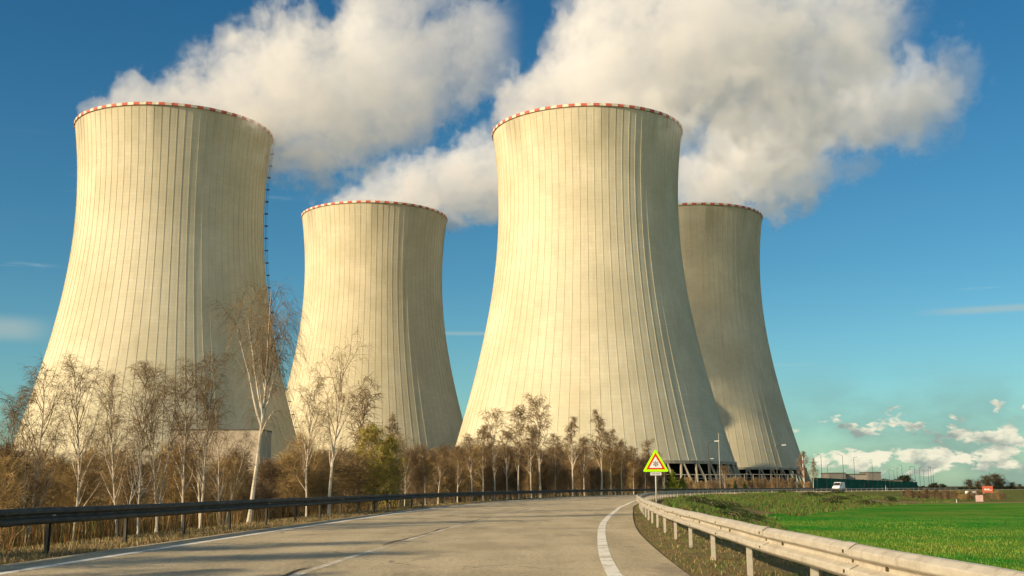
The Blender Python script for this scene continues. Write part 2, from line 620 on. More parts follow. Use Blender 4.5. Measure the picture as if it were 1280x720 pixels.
def build_road():
    g = np.searchsorted(YS, 9000)
    s = slice(0, len(RAIL_R))
    road = ribbon('road', off(ASPH), off(WID - 0.95), 0.0, M_ASPHALT, s, 6)
    tag(road, kind='structure')
    e = ribbon('edge_line', off(EDGE), off(EDGE + 0.21), 0.004, M_PAINT, s)
    tag(e, kind='structure')
    e = ribbon('edge_line', off(WID - 1.72), off(WID - 1.95), 0.004, M_PAINT, s)
    tag(e, kind='structure')
    # worn centre line: 3 m dashes on a tar seam
    cen = EDGE + 4.35 + np.interp(YS, [0, 60, 150], [0, .4, .8])
    mb = MB()
    wob = np.array([0.05 * math.sin(i * .7) + 0.035 * math.sin(i * 2.3) for i in range(len(YS))])
    # bitumen repairs of the seam, broken and uneven
    A0, B0 = off(cen + 0.17 + wob), off(cen + 0.215 + wob + 0.02 * np.sin(np.arange(len(YS)) * 1.9))
    i = int(np.searchsorted(YS, 10))
    rr = random.Random(3)
    while YS[i] < 230:
        n = rr.randint(4, 13)
        for k in range(i, i + n):
            t0, t1 = 1.0, 1.0
            if k == i:
                t0 = 0.2
            if k == i + n - 1:
                t1 = 0.2
            a, b_, c_, d_ = A0[k], B0[k], B0[k + 1], A0[k + 1]
            b_ = a + (b_ - a) * t0
            c_ = d_ + (c_ - d_) * t1
            mb.add([(*a, .008), (*b_, .008), (*c_, .008), (*d_, .008)], [(0, 1, 2, 3)])
        i += n + rr.choice([2, 3, 6])
    # thin dark lines across the road
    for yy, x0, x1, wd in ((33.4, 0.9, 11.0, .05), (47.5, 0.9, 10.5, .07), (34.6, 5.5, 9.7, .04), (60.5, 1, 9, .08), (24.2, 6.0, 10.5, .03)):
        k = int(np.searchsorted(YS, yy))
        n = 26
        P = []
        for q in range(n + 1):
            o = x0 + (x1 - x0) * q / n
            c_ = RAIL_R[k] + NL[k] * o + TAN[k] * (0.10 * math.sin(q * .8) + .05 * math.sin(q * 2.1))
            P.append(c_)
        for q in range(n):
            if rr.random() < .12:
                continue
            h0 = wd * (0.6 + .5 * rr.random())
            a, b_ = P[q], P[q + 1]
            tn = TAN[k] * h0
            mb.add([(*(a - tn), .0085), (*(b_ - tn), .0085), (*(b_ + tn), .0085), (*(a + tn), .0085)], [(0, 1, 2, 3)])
    o = mb.build('seam_and_cross_lines', M_TAR_AND_LINES)
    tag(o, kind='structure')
    # dashes
    mb = MB()
    A, B = off(cen), off(cen + 0.14)
    i = int(np.searchsorted(YS, 9))
    while i < len(YS) - 20 and YS[i] < 400:
        for k in range(i, i + 14):
            mb.add([(*A[k], .004), (*B[k], .004), (*B[k + 1], .004), (*A[k + 1], .004)], [(0, 1, 2, 3)])
        i += 16
    o = mb.build('centre_line', M_PAINT_WORN)
    tag(o, kind='structure')


build_ground()
build_road()

# ------------------------------------------------------------------ materials for things
def mat_galv():
    m, t, b, _ = mat('galvanised_steel')
    c = t.coord((1, 1, 1))
    v = t.n('ShaderNodeTexVoronoi')
    v.inputs['Scale'].default_value = 16
    t.l(c, v.inputs['Vector'])
    sp = t.n('ShaderNodeSeparateColor')
    t.l(v.outputs['Color'], sp.inputs[0])
    n = t.noise(t.coord((1, 1, 5)), 2.2, 6, 0.7)
    n2 = t.noise(t.coord((1, 1, .35)), 9.0, 5, 0.7)
    base = t.mix(t.mr(n, 0.3, 0.7), (0.40, 0.355, 0.275), (0.53, 0.48, 0.385))
    base = t.mix(t.math('MULTIPLY', sp.outputs[0], 0.14), base, (0.62, 0.58, 0.48))
    base = t.mix(t.mr(n2, 0.52, 0.72, 0, 0.55), base, (0.24, 0.19, 0.12))
    t.l(base, b.inputs['Base Color'])
    b.inputs['Roughness'].default_value = 0.55
    b.inputs['Metallic'].default_value = 0.15
    bump(t, b, n, 0.01)
    return m


M_GALV = mat_galv()
M_GALV_DULL_SHADE = simple('dull_shaded_galvanised_steel', (0.075, 0.068, 0.052), 0.25, 3, 0.75, 0.0)  # left rail's shade put into its steel colour; lamp poles share it
M_BOLT = simple('bolt_steel', (0.10, 0.07, 0.04), 0.2, 9, 0.6, 0.4)
M_DARKSTEEL = simple('dark_steel', (0.06, 0.06, 0.055), 0.3, 5, 0.5, 0.3)
M_WHITE = simple('white_paint', (0.75, 0.75, 0.72), 0.06, 3, 0.5)
M_BLACK = simple('black_paint', (0.02, 0.02, 0.02), 0.1, 3, 0.5)
M_RED = simple('red_paint', (0.62, 0.035, 0.015), 0.1, 3, 0.45)
M_REDRIM = simple('weathered_red_paint', (0.50, 0.115, 0.07), 0.3, 0.5, 0.7)
M_WHITERIM = simple('weathered_white_paint', (0.60, 0.56, 0.45), 0.2, 0.5, 0.7)
M_FLUO = simple('fluorescent_border', (0.45, 0.95, 0.0), 0.03, 3, 0.4)
M_GREENFENCE = simple('green_mesh_panel', (0.008, 0.10, 0.055), 0.25, 0.3, 0.8)


# ------------------------------------------------------------------ guardrails
def beam_profile():
    """W-beam seen in section: (towards road, up)"""
    pts = [(0.0, .155), (.028, .150), (.075, .118), (.083, .105), (.083, .062), (.075, .050), (.012, .022), (.004, .010), (.004, -.010), (.012, -.022), (.075, -.050), (.083, -.062), (.083, -.105), (.075, -.118), (.028, -.150), (0.0, -.155)]
    back = [(a - .006, b) for a, b in pts[::-1]]
    return pts + back


def make_rail(name, line, tow, i0, i1, top, label, step=4, posthead=True, m_beam=None):
    """line: polyline of the post row; tow: unit normals to the road side"""
    root = empty(name, (line[i0][0], line[i0][1], 0))
    tag(root, label, 'guardrail')
    ox, oy = line[i0]
    prof = beam_profile()
    mb = MB()
    n = len(prof)
    rng = range(i0, i1 + 1)
    vs, fs = [], []
    zc = top - .155
    for j, i in enumerate(rng):
        dz = 0.006 * math.sin(i * .37) + 0.004 * math.sin(i * 1.3)
        for a, b in prof:
            q = line[i] + tow[i] * (a + 0.10)
            vs.append((q[0] - ox, q[1] - oy, zc + b + dz))
        if j:
            for k in range(n):
                k2 = (k + 1) % n
                fs.append(((j - 1) * n + k, (j - 1) * n + k2, j * n + k2, j * n + k))
    fs.append(tuple(range(n)))
    fs.append(tuple((len(rng) - 1) * n + k for k in range(n))[::-1])
    mb.add(vs, fs)
    # lap joints between the beam lengths
    for i in range(i0 + 2, i1 - 1, 4):
        if line[i][1] > 90:
            break
        vs = []
        for f in (-.16, .16):
            j_ = i if f < 0 else i
            t_ = np.array([-tow[i][1], tow[i][0]])
            for a, b in prof:
                q = line[i] + tow[i] * (a * 1.03 + 0.1045) + t_ * f
                vs.append((q[0] - ox, q[1] - oy, zc + b * 1.012))
        mb.add(vs, [(k, (k + 1) % n, n + (k + 1) % n, n + k) for k in range(n)] + [tuple(range(n)), tuple(range(n, 2 * n))[::-1]])
    # bolts
    sp = mb
    sp_start = len(mb.f)
    for i in range(i0 + 2, i1 - 1, 4):
        t_ = np.array([-tow[i][1], tow[i][0]])
        y_ = line[i][1]
        if y_ > 90:
            break
        for s in (-.13, 0.0, .13) if True else ():
            for zz in (.0, .083, -.083) if s == 0 else (.035, -.035):
                aa = 0.10 + (.005 if abs(zz) < .05 else .084)
                p = line[i] + tow[i] * aa + t_ * s
                q = line[i] + tow[i] * (aa + .016) + t_ * s
                sp.tube([(p[0] - ox, p[1] - oy, zc + zz), (q[0] - ox, q[1] - oy, zc + zz)], .015, 6)
    for i in range(i0 + 1, i1 - 1, 4):
        if line[i][1] > 90:
            break
        p = line[i] + tow[i] * .10
        q = line[i] + tow[i] * .125
        sp.tube([(p[0] - ox, p[1] - oy, zc), (q[0] - ox, q[1] - oy, zc)], .018, 6)
    for q in range(sp_start, len(mb.m)):
        mb.m[q] = 1
    mb.build('beam', [m_beam or M_GALV, M_BOLT], root)
    # one post mesh (C-section) with its spacer, copied along
    pm = MB()
    w, d = .055, .03
    pm.box(-w, w, -d - .004, -d + .003, -.5, top - .05)
    pm.box(-w, -w + .006, -d, d, -.5, top - .05)
    pm.box(w - .006, w, -d, d, -.5, top - .05)
    first = None
    sm = MB()
    sm.box(-.07, .07, -.02 + .05, .10, zc - .10, zc + .10)
    sm.box(-.045, .045, -.07, -.031, top - .14, top - .035)
    k = 0
    ob = os_ = None
    for i in range(i0, i1, step):
        a = math.atan2(tow[i][1], tow[i][0]) - math.pi / 2
        if ob is None:
            ob = pm.build('post', M_GALV_DULL_SHADE if m_beam else M_GALV, root)
            os_ = sm.build('spacer', M_GALV, ob)
            o = ob
        else:
            o = ob.copy()
            col.objects.link(o)
            o.parent = root
            s2 = os_.copy()
            col.objects.link(s2)
            s2.parent = o
        o.location = (line[i][0] - ox, line[i][1] - oy, 0.0)
        o.rotation_euler = (R(rnd.uniform(-.8, .8)), R(rnd.uniform(-.8, .8)), a)
    return root


i0 = int(np.searchsorted(YS, 3.6))
i1 = int(np.searchsorted(YS, 345))
make_rail('guardrail', off(0.0), NL, i0, i1, 0.73, 'sunlit galvanised guardrail along the right side of the road, beside the green field', 4)
LEFT = off(WID)
i0 = int(np.searchsorted(YS, 13.0))
i1 = int(np.searchsorted(YS, 300))
make_rail('guardrail', LEFT, -NL, i0, i1, 0.84, 'dark shaded guardrail along the left side of the road, in front of the birch trees', 4, m_beam=M_GALV_DULL_SHADE)

# ------------------------------------------------------------------ cooling towers
RT, ZT, BL, RTOP, HT, ZLOW = 38.88, 120.2, 94.7, 41.46, 154.8, 10.8
BU = (HT - ZT) / math.sqrt((RTOP / RT) ** 2 - 1)


def trad(z):
    b = BL if z < ZT else BU
    return RT * math.sqrt(1 + ((z - ZT) / b) ** 2)


def mat_concrete():
    m, t, b, _ = mat('tower_concrete')
    tc = t.n('ShaderNodeTexCoord')
    sep = t.n('ShaderNodeSeparateXYZ')
    t.l(tc.outputs['Object'], sep.inputs[0])
    X, Y, Z = sep.outputs
    th = t.math('ARCTAN2', Y, X)
    cmb = t.n('ShaderNodeCombineXYZ')
    t.l(t.math('MULTIPLY', t.math('COSINE', th), 40.0), cmb.inputs[0])
    t.l(t.math('MULTIPLY', t.math('SINE', th), 40.0), cmb.inputs[1])
    t.l(t.math('MULTIPLY', Z, 0.09), cmb.inputs[2])
    streak = t.noise(cmb.outputs[0], 0.55, 6, 0.68)
    obj = tc.outputs['Object']
    inf = t.n('ShaderNodeObjectInfo')
    ofs = t.n('ShaderNodeVectorMath', operation='ADD')
    t.l(obj, ofs.inputs[0])
    sc2 = t.n('ShaderNodeVectorMath', operation='SCALE')
    t.l(inf.outputs['Location'], sc2.inputs[0])
    sc2.inputs['Scale'].default_value = 0.37
    t.l(sc2.outputs[0], ofs.inputs[1])
    blot = t.noise(ofs.outputs[0], 0.045, 6, 0.62)
    fine = t.noise(obj, 1.4, 5, 0.7)
    base = t.mix(t.mr(blot, 0.33, 0.68), (0.52, 0.465, 0.315), (0.63, 0.57, 0.405))
    base = t.mix(t.mr(streak, 0.50, 0.74, 0, 0.26), base, (0.26, 0.245, 0.165))
    base = t.mix(t.mr(fine, 0.3, 0.7, 0.0, 0.12), base, (0.28, 0.26, 0.20))
    # pour lifts: a joint every 1.5 m, each lift of its own tone
    zz = t.math('DIVIDE', Z, 1.5)
    jt = t.math('ABSOLUTE', t.math('SUBTRACT', t.math('FRACT', zz), 0.5))
    jl = t.mr(jt, 0.41, 0.48)
    lift = t.n('ShaderNodeTexWhiteNoise', noise_dimensions='2D')
    c3 = t.n('ShaderNodeCombineXYZ')
    t.l(t.math('FLOOR', t.math('ADD', zz, 0.0)), c3.inputs[0])
    t.l(t.math('FLOOR', t.math('MULTIPLY', th, 84 / (2 * math.pi))), c3.inputs[1])
    t.l(c3.outputs[0], lift.inputs[0])
    base = t.mix(t.math('MULTIPLY', lift.outputs[0], 0.10), base, (0.25, 0.235, 0.18))
    base = t.mix(t.math('MULTIPLY', jl, 0.11), base, (0.22, 0.205, 0.15))
    # grey weathered patches and run-off streaks
    pat = t.mr(t.noise(ofs.outputs[0], 0.021, 5, 0.6, 0.6), 0.52, 0.68)
    base = t.mix(t.math('MULTIPLY', pat, 0.16), base, (0.36, 0.33, 0.23))
    run = t.math('MULTIPLY', t.mr(t.noise(cmb.outputs[0], 1.3, 4, 0.7), 0.58, 0.74), t.mr(blot, 0.40, 0.60))
    base = t.mix(t.math('MULTIPLY', run, 0.24), base, (0.24, 0.22, 0.155))
    # soot and damp under the rim
    topm = t.math('MULTIPLY', t.mr(Z, 128, 154), t.mr(t.noise(cmb.outputs[0], 0.09, 4, 0.6), 0.42, 0.70))
    base = t.mix(t.math('MULTIPLY', topm, 0.55), base, (0.20, 0.19, 0.135))
    t.l(base, b.inputs['Base Color'])
    b.inputs['Roughness'].default_value = 0.95
    b.inputs['Specular IOR Level'].default_value = 0.1
    bump(t, b, fine, 0.05, 0.3)
    return m


M_CONC = mat_concrete()
M_COL = simple('column_concrete', (0.36, 0.31, 0.22), 0.2, 0.4, 0.9, 0, (1, 1, .2))
M_FILL_SHADE = simple('painted_fill_shade', (0.012, 0.012, 0.011), 0.3, 0.2, 1.0)  # near-black wall at the fill, its colour standing in for the unlit interior
M_INNER = simple('inner_concrete', (0.2, 0.19, 0.16), 0.2, 0.2, 1.0)


def shell_mesh():
    NR = 84
    ribw, ribh = 0.24, 0.11
    NZ = 96
    zs = np.linspace(ZLOW, HT, NZ + 1)
    offs = []
    V = []
    n = 0
    for z in zs:
        r = trad(z)
        hw = ribw / 2 / r
        for k in range(NR):
            a = 2 * math.pi * k / NR
            for da, dr in ((-hw, 0), (-hw, ribh), (hw, ribh), (hw, 0), (math.pi / NR, 0)):
                rr = r + dr
                V.append((rr * math.cos(a + da), rr * math.sin(a + da), z))
    M = NR * 5
    nz = len(zs)
    base_in = len(V)
    MI = 96
    for z in zs:
        r = trad(z) - 0.9
        for k in range(MI):
            a = 2 * math.pi * k / MI
            V.append((r * math.cos(a), r * math.sin(a), z))
    j = np.arange(nz - 1)[:, None]
    k = np.arange(M)[None, :]
    k2 = (k + 1) % M
    Fo = np.stack([(j * M + k).ravel(), (j * M + k2).ravel(), ((j + 1) * M + k2).ravel(), ((j + 1) * M + k).ravel()], 1)
    k = np.arange(MI)[None, :]
    k2 = (k + 1) % MI
    Fi = base_in + np.stack([(j * MI + k2).ravel(), (j * MI + k).ravel(), ((j + 1) * MI + k).ravel(), ((j + 1) * MI + k2).ravel()], 1)
    return np.array(V), np.concatenate([Fo, Fi])


V_, F_ = shell_mesh()
proto_shell = np_mesh('shell', V_, F_, [M_CONC])
proto_shell.data.polygons.foreach_set('use_smooth', [False] * len(proto_shell.data.polygons))


def ring_band(mb, z0, z1, ri0, ro0, ri1, ro1, n, mats):
    for k in range(n):
        a0, a1 = 2 * math.pi * k / n, 2 * math.pi * (k + 1) / n
        vs = []
        for a in (a0, a1):
            c, s = math.cos(a), math.sin(a)
            vs += [(ri0 * c, ri0 * s, z0), (ro0 * c, ro0 * s, z0), (ro1 * c, ro1 * s, z1), (ri1 * c, ri1 * s, z1)]
        fs = [(1, 5, 6, 2), (2, 6, 7, 3), (3, 7, 4, 0), (0, 4, 5, 1)]
        mb.add(vs, fs, mats[k % len(mats)])


TOWERS = [
    ('A', -147.2, 484.1, 'leftmost cooling tower, sunlit concrete with a ladder of small platforms down its right edge'),
    ('B', -79.1, 646.2, 'smaller-looking cooling tower between the two largest ones, standing further back'),
    ('C', 33.2, 487.2, 'tall bright cooling tower right of centre, directly behind the triangular road sign'),
    ('D', 103.7, 653.0, 'rightmost cooling tower, mostly in shade with a lit patch near its foot'),
]
BASEZ = -0.27
protos = {}
for name, tx, ty, lab in TOWERS:
    root = empty('cooling_tower', (tx, ty, BASEZ))
    tag(root, lab, 'cooling tower', 'four concrete cooling towers of the power station')
    if 'shell' not in protos:
        protos['shell'] = proto_shell
        proto_shell.parent = root
        mb = MB()
        ring_band(mb, HT - 1.0, HT + 0.10, trad(HT) - 1.1, trad(HT) + 0.42, trad(HT) - 1.1, trad(HT) + 0.42, 104, (0, 1))
        protos['rim'] = mb.build('rim', [M_REDRIM, M_WHITERIM], root)
        mb = MB()
        rl = trad(ZLOW)
        ring_band(mb, ZLOW - 0.7, ZLOW + 0.5, rl - 1.2, rl + 0.55, rl - 1.3, rl + 0.42, 168, (0,))
        protos['ring_beam'] = mb.build('ring_beam', M_COL, root)
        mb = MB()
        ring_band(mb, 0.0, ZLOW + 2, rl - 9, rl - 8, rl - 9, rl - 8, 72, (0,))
        protos['fill_shade'] = mb.build('fill_shade', M_FILL_SHADE, root)
        mb = MB()
        ring_band(mb, -1.0, 1.6, rl + 3.2, rl + 4.2, rl + 3.2, rl + 4.2, 96, (0,))
        protos['basin_wall'] = mb.build('basin_wall', M_COL, root)
    else:
        for k in ('shell', 'rim', 'ring_beam', 'fill_shade', 'basin_wall'):
            o = protos[k].copy()
            col.objects.link(o)
            o.parent = root
    # V-shaped raking columns: two mesh kinds, turned round the ring
    if 'col' not in protos:
        rl = trad(ZLOW)
        rb = rl + 3.6
        NP = 50
        for kind, sgn in (('colL', -1), ('colR', 1)):
            mb = MB()
            a1 = sgn * (math.pi / NP) * 0.86
            a0 = sgn * 0.010
            p0 = Vector((rb * math.cos(a0), rb * math.sin(a0), 0.0))
            p1 = Vector((rl * math.cos(a1), rl * math.sin(a1), ZLOW - 0.5))
            mb.tube([p0, p1], 0.50, 8)
            protos[kind] = mb
        protos['col'] = True
    for k in range(50):
        for kind in ('colL', 'colR'):
            key = kind + 'o'
            if key not in protos:
                protos[key] = protos[kind].build('column', M_COL, root)
                o = protos[key]
            else:
                o = protos[key].copy()
                col.objects.link(o)
                o.parent = root
            o.rotation_euler = (0, 0, 2 * math.pi * (k + .3) / 50)
    if name == 'A':
        # access ladder with platforms on the right flank
        th = R(90 - 77)
        mb = MB()
        pl = MB()
        cs, sn = math.cos(th), math.sin(th)
        rad_ = Vector((cs, sn, 0))
        tan_ = Vector((-sn, cs, 0))
        for s in (-.35, .35):
            mb.tube([rad_ * (trad(z) + .75) + tan_ * s + Vector((0, 0, z)) for z in np.linspace(12, HT, 60)], .09, 4)
        for s in (-.45, 0, .45):
            mb.tube([rad_ * (trad(z) + 1.35) + tan_ * s + Vector((0, 0, z)) for z in np.linspace(14, HT, 60)], .06, 4)
        for z in np.arange(12, HT - 1, 1.1):
            c0 = rad_ * (trad(z) + .75) + Vector((0, 0, z))
            mb.tube([c0 - tan_ * .35, c0 + tan_ * .35], .04, 4)
        mb.build('ladder', M_DARKSTEEL, root)
        first = None
        for z in np.arange(16, HT - 3, 5.5):
            r0 = trad(z)
            q = MB()
            a = rad_ * (r0 + .35)
            b_ = rad_ * (r0 + 1.8)
            vs = []
            for pt in (a - tan_ * 1.0, a + tan_ * 1.0, b_ + tan_ * 1.0, b_ - tan_ * 1.0):
                vs += [tuple(pt), tuple(pt + Vector((0, 0, .22)))]
            q.add(vs, [(0, 2, 4, 6), (1, 7, 5, 3), (0, 1, 3, 2), (2, 3, 5, 4), (4, 5, 7, 6), (6, 7, 1, 0)])
            if first is None:
                first = q.build('platform', M_DARKSTEEL, root)
                first.location.z = z
                fr = r0
                o = first
            else:
                o = first.copy()
                col.objects.link(o)
                o.parent = root
                o.location = tuple(rad_ * (r0 - fr) + Vector((0, 0, z)))


# ------------------------------------------------------------------ steam
def steam(label, Y0, outline, depth_half, drift, dens=0.05, seed=0.0, nscale=1.0, amp=3.3, edge=0.26, tail0=0.25):
    """outline: (px, top, bottom) of the plume in the photo at distance Y0; becomes metres here"""
    u, c, r = [], [], []
    for px, tp, bt in outline:
        a = at(px, tp, Y0)
        b = at(px, bt, Y0)
        u.append((a.x + b.x) / 2)
        c.append((a.z + b.z) / 2)
        r.append(abs(a.z - b.z) / 2)
    u, c, r = np.array(u), np.array(c), np.array(r)
    ux = np.linspace(u[0], u[-1], 60)
    cz = np.interp(ux, u, c)
    rz = np.interp(ux, u, r)
    for _ in range(3):
        cz[1:-1] = (cz[:-2] + 2 * cz[1:-1] + cz[2:]) / 4
        rz[1:-1] = (rz[:-2] + 2 * rz[1:-1] + rz[2:]) / 4
    span = u[-1] - u[0]
    tt = (ux - u[0]) / span
    wy = np.interp(tt, [p[0] for p in depth_half], [p[1] for p in depth_half])
    dy = np.interp(tt, [p[0] for p in drift], [p[1] for p in drift])
    # rounded hull that holds the whole cloud
    K = 1.34
    nseg = 28
    V = []
    org = Vector((u[0], Y0, 0))
    for i in range(60):
        for k in range(nseg):
            a = 2 * math.pi * k / nseg
            V.append((ux[i] - org.x, dy[i] + wy[i] * K * math.cos(a), cz[i] + rz[i] * K * math.sin(a)))
    Fc = []
    for i in range(59):
        for k in range(nseg):
            k2 = (k + 1) % nseg
            Fc.append((i * nseg + k, i * nseg + k2, (i + 1) * nseg + k2, (i + 1) * nseg + k))
    mb = MB()
    mb.add(V, Fc)
    mb.add([], [])
    mb.f.append(tuple(range(nseg))[::-1])
    mb.f.append(tuple(range(59 * nseg, 60 * nseg)))
    mb.m += [0, 0]
    m = bpy.data.materials.new('steam')
    m.use_nodes = True
    t = NT(m.node_tree)
    out = t.n('ShaderNodeOutputMaterial')
    pv = t.n('ShaderNodeVolumePrincipled')
    t.l(pv.outputs[0], out.inputs['Volume'])
    pv.inputs['Color'].default_value = (0.998, 0.995, 0.99, 1)
    pv.inputs['Anisotropy'].default_value = 0.0
    tc = t.n('ShaderNodeTexCoord')
    sep = t.n('ShaderNodeSeparateXYZ')
    t.l(tc.outputs['Object'], sep.inputs[0])
    T = t.math('DIVIDE', sep.outputs[0], span)

    def curve(vals, lo, hi):
        nd = t.n('ShaderNodeFloatCurve')
        cv = nd.mapping.curves[0]
        pts = [(tt[i], (vals[i] - lo) / (hi - lo)) for i in list(range(0, 60, 5)) + [59]]
        cv.points[0].location = pts[0]
        cv.points[1].location = pts[-1]
        for p in pts[1:-1]:
            cv.points.new(*p)
        nd.mapping.update()
        t.l(T, nd.inputs['Value'])
        return t.math('ADD', t.math('MULTIPLY', nd.outputs[0], hi - lo), lo)
    C = curve(cz, cz.min() - 1, cz.max() + 1)
    Rz = curve(rz, 0, rz.max() + 1)
    W = curve(wy, 0, wy.max() + 1)
    D = curve(dy, min(dy.min(), 0) - 1, dy.max() + 1)
    ev = t.math('DIVIDE', t.math('SUBTRACT', sep.outputs[2], C), Rz)
    ew = t.math('DIVIDE', t.math('SUBTRACT', sep.outputs[1], D), W)
    dist = t.math('SQRT', t.math('ADD', t.math('MULTIPLY', ev, ev), t.math('MULTIPLY', ew, ew)))
    field = t.math('SUBTRACT', 1.0, dist)
    field = t.math('MINIMUM', field, t.mr(T, 0.0, 0.06, -.3, 1.0, False))
    mp = t.n('ShaderNodeMapping')
    mp.inputs['Location'].default_value = (seed * 31.7, seed * 17.3, seed * 7.1)
    t.l(tc.outputs['Object'], mp.inputs[0])
    nz = t.noise(mp.outputs[0], 0.021 / nscale, 8.0, 0.66, 0.4)
    nf = t.noise(mp.outputs[0], 0.075 / nscale, 5.0, 0.62, 0.2)
    tail = t.mr(T, tail0, 1.0, 0.0, 1.0, False) if tail0 >= 0 else t.math('ADD', 0.45, 0.0)
    ampn = t.math('ADD', amp, t.math('MULTIPLY', tail, 2.2))
    val = t.math('ADD', field, t.math('MULTIPLY', t.math('SUBTRACT', nz, 0.5), ampn))
    val = t.math('ADD', val, t.math('MULTIPLY', t.math('SUBTRACT', nf, 0.5), 2.4))
    val = t.math('SUBTRACT', val, t.math('MULTIPLY', tail, 0.22))
    dn = t.mr(val, 0.08, 0.08 + edge)
    # nothing outside the hull's own shape, so that no face of the hull shows
    dn = t.math('MULTIPLY', dn, t.mr(dist, 1.30, 1.10))
    dn = t.math('MULTIPLY', dn, t.mr(T, 1.0, 0.86))
    dn = t.math('MULTIPLY', dn, t.math('SUBTRACT', 1.0, t.math('MULTIPLY', tail, 0.55)))
    t.l(t.math('MULTIPLY', dn, dens), pv.inputs['Density'])
    m.cycles.homogeneous_volume = False
    o = mb.build('steam_plume', m, None)
    o.location = org
    tag(o, label, 'steam', 'steam plumes drifting from the cooling towers')
    return o


STEAM = True
if STEAM:
    steam('white steam plume drifting up to the right from the leftmost cooling tower', 484.0,
          [(98, 146, 156), (130, 126, 172), (180, 106, 195), (230, 84, 200), (290, 50, 200), (340, 8, 205), (385, -28, 212), (425, -50, 200), (460, -60, 168), (500, -60, 132), (550, -60, 112), (610, -60, 85), (660, -60, 60)],
          [(0, 6), (.1, 30), (.3, 34), (.5, 55), (1, 42)], [(0, 0), (.35, 0), (.6, 24), (1, 60)], 0.036, 1.0, tail0=.42)
    steam('small white steam plume behind and left of the tall cooling tower right of centre', 646.0,
          [(380, 254, 264), (420, 240, 290), (460, 212, 295), (500, 190, 298), (540, 180, 285), (580, 168, 272), (620, 160, 266), (690, 140, 255), (760, 120, 240), (840, 110, 220), (900, 100, 200)],
          [(0, 6), (.12, 28), (.3, 34), (.5, 40), (1, 50)], [(0, 0), (.3, 0), (.6, 10), (1, 30)], 0.036, 2.0)
    steam('largest white steam plume, billowing up to the right from the tall tower right of centre', 487.0,
          [(600, 118, 140), (618, 92, 165), (650, 62, 185), (700, 10, 200), (760, -50, 205), (820, -70, 200), (870, -90, 200), (930, -100, 188), (990, -110, 168), (1040, -110, 150), (1090, -110, 112), (1130, -90, 70), (1190, -60, 20)],
          [(0, 6), (.08, 28), (.3, 36), (.5, 60), (1, 70)], [(0, 0), (.35, 0), (.6, 20), (1, 50)], 0.036, 3.3)
    steam('white steam plume rising steeply from the rightmost, shaded cooling tower', 653.0,
          [(835, 215, 262), (865, 170, 275), (900, 130, 285), (935, 90, 290), (965, 70, 285), (990, 60, 272), (1010, 55, 250), (1040, 60, 218), (1080, 55, 190), (1130, 60, 180), (1180, 60, 170), (1240, 60, 150)],
          [(0, 6), (.12, 30), (.35, 34), (.6, 45), (1, 50)], [(0, 0), (.35, 0), (.6, 14), (1, 40)], 0.036, 5.1)

    steam('thin torn wisp of steam against blue sky, right of the main cloud of steam', 560.0,
          [(1130, 130, 150), (1150, 80, 180), (1180, 40, 190), (1205, 40, 150), (1225, 60, 110)],
          [(0, 6), (.3, 20), (1, 16)], [(0, 0), (1, 0)], 0.022, 7.7, .6, 2.6, .5, -0.5)
    steam('small faint wisp of steam below the main cloud, right of the rightmost tower', 600.0,
          [(1015, 205, 225), (1040, 195, 240), (1070, 190, 235), (1105, 195, 215)],
          [(0, 6), (.3, 16), (1, 12)], [(0, 0), (1, 0)], 0.024, 9.1, .6, 2.6, .5, -0.5)

# ------------------------------------------------------------------ trees
def mat_bark():
    m, t, b, _ = mat('birch_bark')
    c = t.coord((1, 1, 2.2))
    n = t.noise(c, 7.0, 5, 0.7)
    n2 = t.noise(t.coord((1, 1, .3)), 3.0, 3)
    base = t.mix(t.mr(n2, .3, .7), (0.46, 0.39, 0.28), (0.66, 0.58, 0.45))
    base = t.mix(t.mr(n, 0.57, 0.64), base, (0.05, 0.035, 0.025))
    t.l(base, b.inputs['Base Color'])
    b.inputs['Roughness'].default_value = 0.8
    bump(t, b, n, 0.01)
    return m


M_BARK = mat_bark()
M_TWIG = simple('birch_twig', (0.19, 0.125, 0.060), 0.3, 2.0, 0.85)
M_TWIG2 = simple('ochre_twig', (0.34, 0.225, 0.085), 0.35, 1.0, 0.85)
M_TWIGD = simple('dark_twig', (0.16, 0.105, 0.055), 0.35, 1.0, 0.9)
M_STEM = simple('grey_brown_bark', (0.27, 0.20, 0.12), 0.3, 3, 0.9)
M_LEAF_Y = simple('yellow_green_leaf', (0.27, 0.25, 0.025), 0.45, 3.0, 0.8)
M_LEAF_D = simple('evergreen_leaf', (0.035, 0.055, 0.012), 0.4, 2.0, 0.8)
M_LEAF_F = simple('far_foliage', (0.028, 0.042, 0.018), 0.4, 0.5, 0.9)


